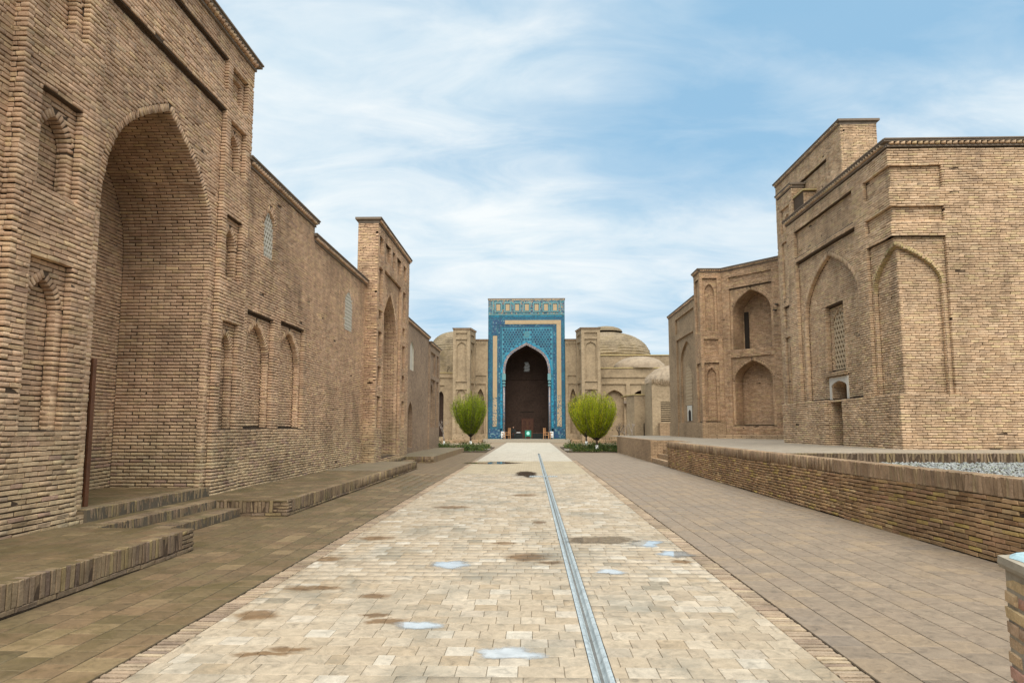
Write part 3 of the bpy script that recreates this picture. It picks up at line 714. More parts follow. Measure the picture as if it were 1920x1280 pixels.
# central path
path = thing('stone_path', (-.3, 20, 0), None, None); path['kind'] = 'structure'
sheet('path_bed', 'bed', XL, DR0 - .012, 1.5, YT, -.008, root=path); sheet('path_bed', 'bed', DR1 + .012, XR, 1.5, YT, -.008, root=path)
Bp = Bricks(path, 'paving_tile', 'tile'); tiles(Bp, XL, XR, 3.2, YT, .205, .20, .0, 'tile_pale', 'x', skip=(DR0 - .012, DR1 + .012), vary=.35, gap=.003); Bp.build()
sheet('path_paving', 'sheet_pale', XL, DR0 - .012, YT, 33, .0, root=path); sheet('path_paving', 'sheet_pale', DR1 + .012, XR, YT, 33, .0, root=path)
sheet('path_paving_pale', 'sheet_white', XL, DR0 - .012, 33.01, 42.5, .0, root=path); sheet('path_paving_pale', 'sheet_white', DR1 + .012, XR, 33.01, 42.5, .0, root=path)
sheet('path_paving_pale', 'sheet_white', XL, XR, 42.51, 73.6, .0, root=path)
# soldier brick edging
for nm, a, b in (('path_edging', SL, XL), ('path_edging', XR, SR)):
    e = thing(nm, ((a + b) / 2, 15, 0), None, None); e['kind'] = 'structure'
    sheet('edging_bed', 'mortar', a, b, 1.5, 72, -.02, root=e)
    Be = Bricks(e, 'edging_brick', 'brick'); y = 3.2
    while y < 34:
        Be.add(((a + b) / 2 + random.uniform(-.006, .006), y, -.001 + random.uniform(-.004, .002)), Vector((1, 0, 0)), Vector((0, 1, 0)), Zv, b - a - .015 - random.uniform(0, .02), .044 + random.uniform(-.004, .004), .05, 'brick_e'); y += .068
    Be.build()
    sheet('edging_far', 'sheet_r', a, b, 34, 72, -.003, root=e)
# side pavements
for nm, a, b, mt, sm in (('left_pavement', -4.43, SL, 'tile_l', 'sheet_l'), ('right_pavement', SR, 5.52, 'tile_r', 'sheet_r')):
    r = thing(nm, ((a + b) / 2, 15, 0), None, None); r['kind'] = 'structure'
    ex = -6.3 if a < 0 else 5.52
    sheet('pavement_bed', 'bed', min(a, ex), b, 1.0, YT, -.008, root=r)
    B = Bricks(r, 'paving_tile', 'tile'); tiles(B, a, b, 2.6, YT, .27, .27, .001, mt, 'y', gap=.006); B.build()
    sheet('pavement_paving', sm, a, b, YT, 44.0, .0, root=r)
r = thing('step_landing', (-5.4, 10.8, 0), None, None); r['kind'] = 'structure'
B = Bricks(r, 'paving_tile', 'tile'); tiles(B, -5.28, -4.43, 9.05, 12.5, .27, .27, .001, 'tile_l', 'y', gap=.006); B.build()
sheet('landing_paving', 'sheet_l', -5.8, -4.43, 26.7, 31.2, .0, root=r)
for a, b in ((-30, SL), (SR, 40)): sheet('forecourt', 'dust', a, b, 44.0, 76, -.03)
# puddles
def blob(cx, cy, rx, ry, seed, n=26, z=.0035):
    r = random.Random(seed); ph = [r.uniform(0, 6.28) for _ in range(4)]; am = [r.uniform(.03, .12) for _ in range(4)]
    out = []
    for i in range(n):
        t = 2 * math.pi * i / n; k = 1 + sum(am[j] * math.sin((j + 2) * t + ph[j]) for j in range(4)) + r.uniform(-.05, .05)
        out.append((cx + rx * k * math.cos(t), cy + ry * k * math.sin(t), z))
    return out
def puddle(cx, cy, rx, ry, seed, label, wet=False):
    v = blob(cx, cy, rx * 1.45, ry * 1.45, seed); n = len(v); v += [(cx + (x - cx) * .42, cy + (y - cy) * .42, z) for x, y, z in v]; v.append((cx, cy, .0035))
    o = mesh_obj('puddle', v, [(i, (i + 1) % n, (i + 1) % n + n, i + n) for i in range(n)] + [(i + n, (i + 1) % n + n, 2 * n) for i in range(n)], M['wet' if wet else 'water'])
    a = o.data.attributes.new('fade', 'FLOAT', 'POINT'); a.data.foreach_set('value', [0.0] * n + [1.0] * (n + 1))
    tag(o, label, 'puddle', 'puddles and damp patches on the stone path')
P_ = [(.98, 10.0, .42, .30, 1, 'large brown rain puddle right of the gutter, beside the right path edge', True),
      (1.57, 9.75, .20, .26, 2, 'bright puddle reflecting the sky at the right end of the big brown puddle', False),
      (1.83, 8.95, .17, .20, 3, 'small bright puddle touching the right edge of the stone path', False),
      (1.80, 8.45, .12, .11, 4, 'small brown damp spot just in front of the bright puddle by the right path edge', True),
      (-.05, 8.7, .30, .28, 5, 'dark brown damp patch on the path just left of the gutter, in mid distance', True),
      (-.95, 8.2, .20, .20, 6, 'bluish puddle left of the middle of the path, behind the pale stone repairs', False),
      (-.92, 5.72, .17, .10, 7, 'pale rectangular puddle in the foreground beside a brown stain', False),
      (-1.22, 5.85, .15, .10, 8, 'brown stain touching the left end of the foreground puddle', True),
      (-1.50, 6.70, .15, .12, 9, 'round brown stain on pale tiles left of the middle foreground', True),
      (-.17, 5.05, .22, .11, 10, 'wide bluish puddle nearest the camera, left of the gutter', False),
      (.88, 7.85, .13, .12, 11, 'small pale puddle close to the right of the gutter', False),
      (-2.25, 10.1, .22, .25, 12, 'brown patch at the left path edge beyond the other stains', True),
      (-2.38, 6.0, .20, .17, 13, 'brown stain lapping over the left soldier brick edging', True),
      (-1.83, 5.0, .17, .08, 14, 'long brown stain on the tiles in the left foreground', True),
      (-.38, 9.7, .17, .14, 15, 'thin brown stain in the middle of the path, farther off than the dark patch', True),
      (.13, 11.8, .10, .22, 16, 'small brown spot close to the left of the gutter, beyond the other stains', True),
      (-.16, 23.9, .32, 1.3, 17, 'crooked dark damp patch left of the drain grate', True),
      (-1.75, 31.2, 1.0, .9, 18, 'long dark damp streak across the path near its far end', True)]
for p in P_:
    if not p[6] or p[4] in (1, 17, 18): puddle(*p)
# gutter
dr = thing('drain_gutter', (.46, 22, 0), 'open zinc grey half round gutter running along the stone path', 'gutter')
seg = MB(); L = .5
def gutter_profile():
    w = (DR1 - DR0) / 2 + .008; pr = [(-w, .002), (-w + .020, .003), (-w + .028, -.004)]
    for i in range(9):
        t = math.pi * i / 8; pr.append((-(w - .032) * math.cos(t), -.004 - .046 * math.sin(t)))
    pr += [(w - .028, -.004), (w - .020, .003), (w, .002)]; return pr
pr = gutter_profile(); V = []; F = []
for y, sc in ((0, 1), (.25, 1), (.4, 1), (L - .006, 1)):
    for (x, z) in pr: V.append((x, y, z if sc == 1 else z - .003))
n = len(pr)
for j in range(3):
    for i in range(n - 1): F.append((j * n + i, j * n + i + 1, (j + 1) * n + i + 1, (j + 1) * n + i))
gm = bpy.data.meshes.new('gutter_section'); gm.from_pydata(V, [], F); gm.materials.append(M['zinc']); gm.polygons.foreach_set('use_smooth', [True] * len(gm.polygons))
for k in range(78):
    o = bpy.data.objects.new('gutter_section', gm); col.objects.link(o); parent(o, dr); o.matrix_basis = Matrix.Translation((.46, 3.5 + k * L, 0))
mb = MB(); mb.box(.44, 3.4, -.056, .48, 42.4, -.047); o = mb.build('wet_silt', M['silt'], dr)
gr = thing('drain_grate', (.40, 22.7, 0), 'slotted cross grate set across the gutter on the far path', 'drain grate')
mb = MB(); mb.box(-.06, 22.5, .001, .86, 22.55, .012); mb.box(-.06, 22.87, .001, .86, 22.92, .012); mb.build('grate_frame', M['zinc'], gr)
for k in range(15):
    mb = MB(); mb.box(-.04 + k * .06, 22.55, .002, -.015 + k * .06, 22.87, .011); mb.build('grate_bar', M['zinc'], gr)

# =================================================================== LEFT SIDE
def small_col(y0, y1, depth=.1):
    """the stacked niches of a portal's pier"""
    w = y1 - y0
    return [R_(y0, y1, 1.56, 3.80, depth, kids=[A_(y0 + .13, y1 - .13, 1.57, 3.1, 3.55, .13, .11)]),
            R_(y0, y1, 4.66, 5.98, depth, kids=[A_(y0 + .13, y1 - .13, 4.67, 5.35, 5.75, .16, .11)]),
            R_(y0, y1, 6.95, 8.02, depth, kids=[A_(y0 + .13, y1 - .13, 6.96, 7.42, 7.82, .13, .11)]),
            R_(y0, y1, 8.45, 9.18, depth, kids=[R_(y0 + .12, y1 - .12, 8.55, 9.06, .08)])]
r = thing('brick_portal', (-6.6, 11.2, 0), 'tall brick portal nearest on the left with deep pointed arch', 'portal')
B = Bricks(r); f = faceL(-6.25)
main = R_(9.36, 13.34, .405, 8.10, .10, name='arch_frame', kids=[A_(9.62, 13.10, .406, 4.75, 7.16, 1.75, .13, 'deep_arch', full=.62, k2=.6)])
wall(r, f, rect(7.85, 14.6, 0, 9.62), 'mortar', [main, R_(9.36, 13.34, 8.5, 9.2, .08)] + small_col(8.18, 9.0) + small_col(13.52, 14.32), T=.85, B=B, bmat='brick_l', quoin=(0, None))
wall(r, faceF(7.85), rect(-7.1, -6.25, 0, 9.62), 'mortar', T=0, B=B, bmat='brick_l', quoin=(None, 1))
cornice(r, f, 7.85, 14.6, 9.62, .12, .85, bmat='brick_l'); B.build(); box(r, 'corner_core', 'mortar', -6.6, 7.88, 0, -6.28, 8.1, 9.6)
box(r, 'threshold', 'tile_l', -8.2, 9.4, .0, -6.26, 13.3, .43)
o = thing('wooden_screen', (-6.55, 9.9, .44), 'narrow brown wooden screen standing inside the near left arch', 'screen')
mb = MB(); mb.bbox(-6.78, 9.86, .44, -6.72, 9.94, 2.62); mb.bbox(-6.50, 9.86, .44, -6.45, 9.94, 2.62); mb.bbox(-6.72, 9.87, 2.5, -6.50, 9.93, 2.6); mb.bbox(-6.72, 9.87, .6, -6.50, 9.93, .7); mb.build('frame', M['wood'], o)
for k in range(3):
    mb = MB(); mb.bbox(-6.72 + k * .073, 9.885, .7, -6.65 + k * .073, 9.915, 2.5, .004); mb.build('plank', M['wood'], o)

# wall running on toward the camera
r = thing('brick_wall', (-6.5, 5, 0), 'plain brick wall at the extreme left edge, nearest the camera', 'wall')
B = Bricks(r); wall(r, faceL(-6.42), rect(3.0, 7.9, 0, 9.3), 'mortar', T=.6, B=B, bmat='brick_l'); B.build()

r = thing('brick_wall', (-6.6, 17, 0), 'brick wall with two pointed blind arches and small lattice window, left', 'wall')
B = Bricks(r); f = faceL(-6.31)
h1 = R_(14.85, 16.46, 1.58, 4.20, .10, kids=[A_(15.0, 16.32, 1.585, 3.15, 4.02, .14, .13)])
h2 = R_(16.9, 18.72, 1.58, 4.27, .10, kids=[A_(17.06, 18.56, 1.585, 3.2, 4.10, .14, .13)])
w1 = A_(15.62, 16.34, 5.66, 6.35, 6.84, .16, .14, 'window_niche', nob=True, mat='lattice')
wall(r, f, rect(14.6, 19.35, 0, 7.42), 'mortar', [h1, h2, w1], B=B, bmat='brick_l'); lattice(r, f, w1['poly'], -.07, 'lattice', .13, .22, .03)
cornice(r, f, 14.6, 19.35, 7.42, .10, .6); B.build()
r = thing('brick_wall', (-6.6, 22.5, 0), 'lower plain brick wall with one pale lattice window before the second left portal', 'wall')
B = Bricks(r); f = faceL(-6.34)
w2 = A_(22.85, 23.8, 4.95, 5.85, 6.32, .10, .15, 'window_niche', nob=True, mat='lattice')
wall(r, f, rect(19.35, 25.75, 0, 7.02), 'mortar', [w2], B=B, bmat='brick_l'); lattice(r, f, w2['poly'], -.012, 'lattice', .16, .24, .04)
cornice(r, f, 19.35, 25.7, 7.02, .10, .6); B.build()

r = thing('brick_portal', (-6.2, 29, 0), 'farther brick portal on the left with small square panels under its top', 'portal')
B = Bricks(r); f = faceL(-5.9)
def col2(y0, y1): return [R_(y0, y1, a, b, .14) for a, b in ((1.55, 2.8), (3.2, 3.97), (4.3, 5.35), (5.78, 6.2), (6.45, 7.88))]
pan = [R_(a, b, 8.38, 9.1, .14) for a, b in ((26.0, 26.7), (27.1, 28.15), (28.5, 29.05), (29.45, 30.5), (31.0, 31.7))]
wall(r, f, rect(25.7, 32.5, 0, 9.5), 'mortar', [R_(26.98, 30.55, .405, 7.95, .12, name='arch_frame', kids=[A_(27.28, 30.24, .406, 5.2, 7.25, 1.6, .15, 'deep_arch')])] + pan + col2(26.0, 26.7) + col2(30.95, 31.65), T=.8, B=B, bmat='brick_l', quoin=(0, None))
wall(r, faceF(25.7), rect(-6.7, -5.9, 0, 9.5), 'mortar', T=0, B=B, bmat='brick_l', quoin=(None, 1))
cornice(r, f, 25.7, 32.5, 9.5, .10, .8); B.build(); box(r, 'corner_core', 'mortar', -6.6, 25.73, 0, -5.93, 25.9, 9.48)
box(r, 'threshold', 'tile_l', -7.6, 27.2, .0, -5.93, 30.3, .40)

r = thing('brick_wall', (-6.6, 37, 0), 'far left brick wall with a narrow arched doorway', 'wall')
f = faceL(-6.3); wall(r, f, rect(32.5, 41.7, 0, 6.95), 'tb_l', [A_(34.85, 36.2, .55, 2.2, 2.95, .5, 0, 'doorway'), A_(35.2, 36.3, 4.6, 5.6, 6.15, .06, 0, 'window_niche', mat='lattice')])
cornice(r, f, 32.5, 41.7, 6.95, .10, .6)
r = thing('brick_pavilion', (-6.6, 44, 0), 'small brick corner block with arched recesses ending the left side', 'building')
f = faceL(-6.22)
wall(r, f, rect(41.7, 46.2, 0, 6.68), 'tb_l', [R_(42.1, 44.2, 4.85, 6.3, .12), R_(44.7, 45.7, 4.85, 6.3, .12), R_(42.1, 44.2, 1.6, 4.6, .12, kids=[A_(42.4, 43.9, 1.61, 3.6, 4.35, .15, 0)]), R_(44.7, 45.7, 1.6, 4.6, .12, kids=[A_(44.85, 45.55, 1.61, 3.7, 4.35, .15, 0)])], T=2)
cornice(r, f, 41.7, 46.2, 6.68, .10, 2)

# platforms along the left walls
def platform(y0, y1, label, geo_end, endface=True):
    r = thing('brick_platform', (-5.3, (y0 + y1) / 2, 0), label, 'platform', 'low brick platforms along the left walls')
    x0, x1, t = -6.3, -4.43, .285
    box(r, 'platform_core', 'mortar', x0, y0 + .012, 0, x1 - .012, y1 - .01, t - .03)
    B = Bricks(r); f = faceL(x1)
    soldiers(f, B, y0 + (.26 if endface else 0), min(y1 - .3, geo_end), .062, t, 0, .12, 'brick_s')
    lay(f, B, rect(y1 - .3, y1, .062, t) if y1 < geo_end + 1 else rect(y0, y0 + .01, 0, .01), [], 0, 'brick_s', .056, .28, t_off=.062)
    if endface: lay(f, B, rect(y0, y0 + .26, .062, t), [], 0, 'brick_s', .056, .26, t_off=.062)
    lay(f, B, rect(y0, min(y1, geo_end), 0, .06), [], 0, 'brick_s', .06, .27, t_off=0)
    if endface:
        g = faceF(y0); soldiers(g, B, -5.75, x1 - .27, .062, t, 0, .12, 'brick_s'); lay(g, B, rect(x1 - .27, x1, .062, t), [], 0, 'brick_s', .056, .27, t_off=.062); lay(g, B, rect(-5.75, x1, 0, .06), [], 0, 'brick_s', .06, .27)
    B.build()
    if y1 > geo_end: box(r, 'platform_face', 'sold_tex', x1 - .1, geo_end, 0, x1, y1, t - .002)
    Bt = Bricks(r, 'paving_tile', 'tile'); yt = min(y1 - .01, 21)
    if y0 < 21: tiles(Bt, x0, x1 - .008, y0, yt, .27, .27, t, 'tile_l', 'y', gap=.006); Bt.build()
    if y1 > 21: sheet('platform_paving', 'sheet_pl', x0, x1, max(21.01, y0), y1, t - .001, root=r)
def sold_tex():
    m, t, b = new_mat('soldier_far', .92); p = pos_(t); s = N_(t, 'ShaderNodeSeparateXYZ'); L_(t, p, s.inputs[0])
    y = math_(t, 'ADD', s.outputs[1], s.outputs[0]); q = math_(t, 'FLOOR', math_(t, 'DIVIDE', y, .068)); wn = N_(t, 'ShaderNodeTexWhiteNoise', noise_dimensions='1D'); L_(t, q, wn.inputs['W'])
    c = ramp_(t, wn.outputs['Value'], PAL_S[:8]); L_(t, mix_(t, 1.0, c, (1.25, 1.25, 1.2, 1), 'MULTIPLY'), b.inputs['Base Color']); return m
M['sold_tex'] = sold_tex()
platform(2.2, 9.05, 'low brick platform along the left edge, nearest the camera', 30, False)
platform(12.5, 26.75, 'long low brick platform between the two left portals', 27)
platform(31.2, 45.3, 'farthest low brick platform on the left, past the second portal', 31.2)
# steps
def steps(y0, y1, label):
    r = thing('brick_steps', (-5.7, (y0 + y1) / 2, 0), label, 'steps', 'brick steps up to the left portals'); B = Bricks(r)
    for x, z0, z1 in ((-6.2, .285, .46), (-5.74, .14, .285), (-5.28, 0, .145)):
        a, b = (y0 + .5, y1 + .7) if x < -6 else (y0, y1)
        box(r, 'step', 'bed', x - .47, a, max(0, z0 - .1), x - .01, b, z1 - .012)
        soldiers(faceL(x), B, a, b, z0, z1, 0, .25, 'brick_s')
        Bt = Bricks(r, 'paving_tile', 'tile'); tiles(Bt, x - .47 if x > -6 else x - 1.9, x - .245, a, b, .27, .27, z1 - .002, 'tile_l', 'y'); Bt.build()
    B.build()
steps(9.05, 12.5, 'brick steps rising to the near left arch')
steps(26.77, 31.18, 'brick steps rising to the farther left arch')

# =================================================================== RIGHT TERRACE
TZ = 1.02
rt_ = thing('retaining_wall', (5.6, 20, 0), 'long low retaining wall of dark mixed brick, upright brick coping, right', 'wall')
B = Bricks(rt_); f = faceR(5.52)
for (y0, y1) in ((3.0, 28.2), (32.0, 44.4)):
    wall(rt_, f, rect(-y1, -y0, 0, .785), 'mortar', B=B if y0 < 20 else None, bmat='brick_w', T=.3, pitch=.0605, L=.26, quoin=(0, None)) if y0 < 20 else wall(rt_, f, rect(-y1, -y0, 0, TZ - .002), 'tb_w' if 'tb_w' in M else 'tb_r', T=.3)
soldiers(f, B, -28.2, -3.0, .79, TZ, .008, .27, 'brick_c')
g = faceF(31.985); wall(rt_, g, rect(5.525, 6.6, 0, TZ - .004), 'tb_r', T=0)
B.build(); box(rt_, 'coping_bed', 'bed', 5.545, 3.0, .75, 5.80, 28.19, TZ - .02)
sheet('terrace', 'sheet_t', 5.8, 40, 18.0, 28.2, TZ - .006); sheet('terrace', 'sheet_t', 6.6, 40, 28.2, 32.0, TZ - .006); sheet('terrace', 'sheet_t', 5.53, 40, 32.0, 49.6, TZ - .006)
tr = thing('terrace_paving', (9, 17, TZ), None, None); tr['kind'] = 'structure'
sheet('terrace_bed', 'bed', 5.8, 14, 15.95, 18.0, TZ - .012, root=tr)
B = Bricks(tr, 'paving_tile', 'tile'); tiles(B, 5.8, 14, 15.95, 18.0, .27, .27, TZ, 'tile_t', 'y'); B.build()
st = thing('terrace_steps', (6.0, 30, 0), 'short flight of steps in the gap of the right retaining wall', 'steps')
for k in range(4): box(st, 'step', 'tb_r', 5.56 + k * .27, 28.22, .0, 5.56 + (k + 1) * .27 - .002, 31.98, .2 + k * .2)
# gravel bed with its kerb
box(None, 'gravel_bed_soil', 'soil', 5.8, 3, .70, 26, 15.69, .80, kind='structure')
kb = thing('brick_kerb', (9, 15.8, .9), 'upright brick kerb between gravel bed and terrace, right', 'kerb'); B = Bricks(kb)
box(kb, 'kerb_core', 'mortar', 5.8, 15.712, .8, 20, 15.94, TZ - .02); soldiers(faceF(15.7), B, 5.8, 16, .82, TZ, 0, .25, 'brick_s', .072); B.build()
nG = 15000; gx = rng.uniform(5.82, 14.5, nG); gy = rng.uniform(7.5, 15.68, nG); gs = rng.uniform(.012, .032, nG)
octv = np.array([(1, 0, 0), (0, 1, 0), (-1, 0, 0), (0, -1, 0), (0, 0, .7), (0, 0, -.7)], float); octf = np.array([(0, 1, 4), (1, 2, 4), (2, 3, 4), (3, 0, 4), (1, 0, 5), (2, 1, 5), (3, 2, 5), (0, 3, 5)])
def scatter(name, cx, cy, cz, s, mat, root=None, rot=True):
    n = len(cx); a = rng.uniform(0, 6.28, n); V = octv[None] * (1 + rng.uniform(-.35, .35, (n, 6, 1))) * s[:, None, None]
    x = V[:, :, 0] * np.cos(a)[:, None] - V[:, :, 1] * np.sin(a)[:, None]; y = V[:, :, 0] * np.sin(a)[:, None] + V[:, :, 1] * np.cos(a)[:, None]
    P = np.stack([x + cx[:, None], y + cy[:, None], V[:, :, 2] + cz[:, None]], -1).reshape(-1, 3); F = (octf[None] + (np.arange(n) * 6)[:, None, None]).reshape(-1, 3)
    me = bpy.data.meshes.new(name); me.from_pydata(P.tolist(), [], F.tolist()); me.materials.append(M[mat]); at = me.attributes.new('rnd', 'FLOAT', 'FACE'); at.data.foreach_set('value', rng.random(n).repeat(8).astype(np.float32))
    o = bpy.data.objects.new(name, me); col.objects.link(o); parent(o, root); o['kind'] = 'stuff'; return o
scatter('gravel', gx, gy, .805 + rng.uniform(0, .02, nG), gs, 'gravel')

# foreground pillar
pl = thing('brick_pillar', (2.75, 3.3, 0), 'short rough brick pillar with pale blue painted top, right foreground', 'pillar')
PA = Vector((.97, .24, 0)).normalized(); PB = Vector((-.25, -.968, 0)).normalized(); pc0 = Vector((2.375, 3.62, 0))
# (left face looks left, runs toward the camera; back face hidden)
B = Bricks(pl); Nl = Vector((-.955, -.296, 0)).normalized(); Nl = PB.cross(Zv); fl = Face(pc0, PB, Nl)
mbx = MB()
q = [pc0, pc0 + PA * .62, pc0 + PA * .62 + PB * .62, pc0 + PB * .62]; cen = sum(q, Vector()) / 4
def ringpts(k, z): return [tuple(cen + (p - cen) * k + Zv * z) for p in q]
V = ringpts(.94, 0) + ringpts(.94, .90); mesh_obj('pillar_core', V, [(0, 1, 2, 3)[::-1], (4, 5, 6, 7), (0, 1, 5, 4), (1, 2, 6, 5), (2, 3, 7, 6), (3, 0, 4, 7)], M['soil'] and M['concrete'], pl)
def pil_face(O, A, N, ln):
    f = Face(O, A, N); t = .0; k = 0
    while t < .87:
        x = 0
        L0 = .26 if k % 2 else .14
        while x < ln - .02:
            l = min(L0, ln - x); L0 = .27
            B.add(f.p(x + l / 2, t + .033, random.uniform(-.018, .004)), f.A, Zv, f.N, l - .010, .060, .14, 'brick_y'); x += l
        t += .0725; k += 1
pil_face(q[0], PB, PB.cross(Zv), .62); pil_face(q[3], PA, PA.cross(Zv), .62); 
B.build()
V = ringpts(1.02, .90) + ringpts(1.04, .92) + ringpts(1.03, .955); mesh_obj('cap_slab', V, [(3, 2, 1, 0), (8, 9, 10, 11)] + [(i + k * 4, (i + 1) % 4 + k * 4, (i + 1) % 4 + 4 + k * 4, i + 4 + k * 4) for k in range(2) for i in range(4)], M['concrete'], pl)
bl = []; 
for i in range(28):
    t = 2 * math.pi * i / 28; k = 1 + .06 * math.sin(3 * t + 1) + .04 * math.sin(5 * t); bl.append(tuple(cen + PA * (.30 * k * max(-1, min(1, 1.25 * math.cos(t)))) + PB * (.29 * k * max(-1, min(1, 1.25 * math.sin(t)))) + Zv * .957))
n = len(bl); b2 = [tuple(cen + (Vector(p) - cen - Zv * .957) * .9 + Zv * .972) for p in bl]
mesh_obj('painted_top', bl + b2, [(i, (i + 1) % n, (i + 1) % n + n, i + n) for i in range(n)] + [tuple(range(n, 2 * n))], M['paint_blue'], pl, smooth=False)

# =================================================================== RIGHT NEAR MAUSOLEUM
r = thing('brick_mausoleum', (13, 22.5, TZ), 'large sand coloured brick building with recessed corner panels, nearest right', 'building')
B = Bricks(r); XF, YF, YE = 10.0, 18.75, 26.4; TOP = 9.42; pr_ = .0695; LB = .265; bm_ = 'brick_r'
fR, fF = faceR(XF), faceF(YF)
# front (looking left): corner notches are left out of the outline, filled by panels set back
lev = [(2.5, 6.85), (7.27, 7.72), (8.30, 8.92)]; dR = 1.45; dF = 1.47; dd = .10
out = [(-YE, TZ - .2), (-YF, TZ - .2)]
for a, b in lev: out += [(-YF, a), (-YF - dR, a), (-YF - dR, b), (-YF, b)]
out += [(-YF, TOP), (-YE, TOP)]
win = R_(-23.87, -22.48, 3.5, 5.74, .16, name='window_recess', kids=[A_(-23.68, -22.62, 3.55, 5.05, 5.56, .12, .1, 'lattice_niche', full=.6)])
nich = A_(-23.6, -22.45, 2.537, 2.95, 3.15, .45, 0, 'white_niche', mat='tb_r', nob=True)
big = R_(-25.62, -20.85, 2.52, 7.75, .13, name='arch_frame', kids=[A_(-25.25, -21.05, 2.53, 5.5, 7.45, .14, .15, full=.5, kids=[win, nich])])
slot = R_(-23.12, -22.2, TZ - .15, 2.46, .55, name='doorway_slot')
wall(r, fR, out, 'mortar_pale', [R_(-25.68, -20.95, 7.95, 8.95, .13), big, slot], T=.4, B=B, bmat=bm_, pitch=pr_, L=LB, quoin=(None, 0), back=False)
out = [(XF, TZ - .2), (21, TZ - .2), (21, TOP), (XF, TOP)]
for a, b in reversed(lev): out += [(XF, b), (XF + dF, b), (XF + dF, a), (XF, a)]
wall(r, fF, out, 'mortar_pale', [], T=.4, B=B, bmat=bm_, pitch=pr_, L=LB, quoin=(1, None), back=False)
for i, (a, b) in enumerate(lev):
    e = .012
    if i:
        wall(r, fR.shift(-dd), rect(-YF - dR - e, -YF - dd, a - e, b + e), 'mortar_pale', T=0, B=B, bmat=bm_, pitch=pr_, L=LB, name='corner_panel')
        wall(r, fF.shift(-dd), rect(XF + dd, XF + dF + e, a - e, b + e), 'mortar_pale', T=0, B=B, bmat=bm_, pitch=pr_, L=LB, name='corner_panel')
    else:
        # half arches meeting on the corner
        def half(wd, ts, ta, n=9):
            c = curve(-wd, wd, ts, ta, n, .42, .55); return c[:n + 1]       # right springing -> apex at s=0
        hc = half(1.26, 5.55, 6.66)
        # on the front-facing side: s = x, corner at left
        cr = [(XF + dd + x, z) for x, z in hc]
        pol = cr + [(XF + dd, b + e), (XF + dF + e, b + e), (XF + dF + e, a - e), (cr[0][0], a - e)]
        wall(r, fF.shift(-dd), pol[::-1] if False else pol[::-1], 'mortar_pale', T=0, B=B, bmat=bm_, pitch=pr_, L=LB, name='corner_spandrel')
        mb = MB(); strip(mb, fF, [(cr[0][0], a)] + cr, -dd, -dd - .12, closed=False); mb.build('arch_soffit', M['mortar_pale'], r)
        voussoirs(fF.shift(-dd), B, cr, .11, .0, .13, 'brick_v')
        jambs(fF.shift(-dd), B, cr[0][0], 1, a, 5.55, 0, .12, bm_, pr_)
        wall(r, fF.shift(-dd - .12), rect(XF + dd + .12, cr[0][0] + .02, a - e, 6.8), 'mortar_pale', T=0, B=B, bmat=bm_, pitch=pr_, L=LB, name='corner_niche')
        cl = [(-(YF + dd) - x, z) for x, z in hc][::-1]
        pol = cl + [(cl[-1][0], a - e), (-YF - dR - e, a - e), (-YF - dR - e, b + e), (-(YF + dd), b + e)]
        wall(r, fR.shift(-dd), pol, 'mortar_pale', T=0, B=B, bmat=bm_, pitch=pr_, L=LB, name='corner_spandrel')
        mb = MB(); strip(mb, fR, cl + [(cl[-1][0], a)], -dd, -dd - .12, closed=False); mb.build('arch_soffit', M['mortar_pale'], r)
        voussoirs(fR.shift(-dd), B, cl, .11, .0, .13, 'brick_v')
        jambs(fR.shift(-dd), B, cl[-1][0], -1, a, 5.55, 0, .12, bm_, pr_)
        wall(r, fR.shift(-dd - .12), rect(cl[-1][0] - .02, -(YF + dd + .12), a - e, 6.8), 'mortar_pale', T=0, B=B, bmat=bm_, pitch=pr_, L=LB, name='corner_niche')
# plinth standing a little proud, with the doorway slot
pf = faceR(XF - .07); wall(r, pf, rect(-22.19, -YF + .07, TZ - .2, 2.49), 'mortar_pale', T=.15, B=B, bmat=bm_, pitch=pr_, L=LB, quoin=(None, 0), name='plinth')
wall(r, faceR(XF - .2), rect(-27.0, -23.12, TZ - .2, 2.49), 'mortar_pale', T=1.2, B=B, bmat=bm_, pitch=pr_, L=LB, quoin=(None, 0), name='plinth')
wall(r, faceF(23.12), rect(XF - .2, XF + 1.0, TZ - .2, 2.49), 'mortar_pale', T=0, B=B, bmat=bm_, pitch=pr_, L=LB, name='plinth_end', quoin=(1, None))
wall(r, faceF(YF - .07), rect(XF - .07, 21, TZ - .2, 2.49), 'mortar_pale', T=.15, B=B, bmat=bm_, pitch=pr_, L=LB, quoin=(1, None), name='plinth')
lattice(r, faceR(XF + .27 + .16 + .03), arch(-23.68, -22.62, 3.55, 5.05, 5.56, full=.6), 0, 'lattice_tan', .19, .33, .05)
mb = MB(); wo_ = rect(-23.72, -22.33, 2.532, 3.28); wi_ = arch(-23.6, -22.45, 2.537, 2.95, 3.15)
surf(mb, faceR(XF + .245), wo_, [wi_], 0); strip(mb, faceR(XF + .245), wo_, 0, -.03); strip(mb, faceR(XF + .245), wi_, 0, -.05); mb.build('white_surround', M['plaster'], r)
mb = MB(); mb.box(XF + .15, 22.35, 3.31, XF + .262, 23.95, 3.40); mb.build('window_sill', M['tb_r'], r)
cornice(r, fR, -YE, -YF, TOP, .10, 1.0, bmat=bm_, dent=.16); cornice(r, fF, XF, 21, TOP + .004, .108, 1.0, bmat=bm_, dent=.16)

B.build()

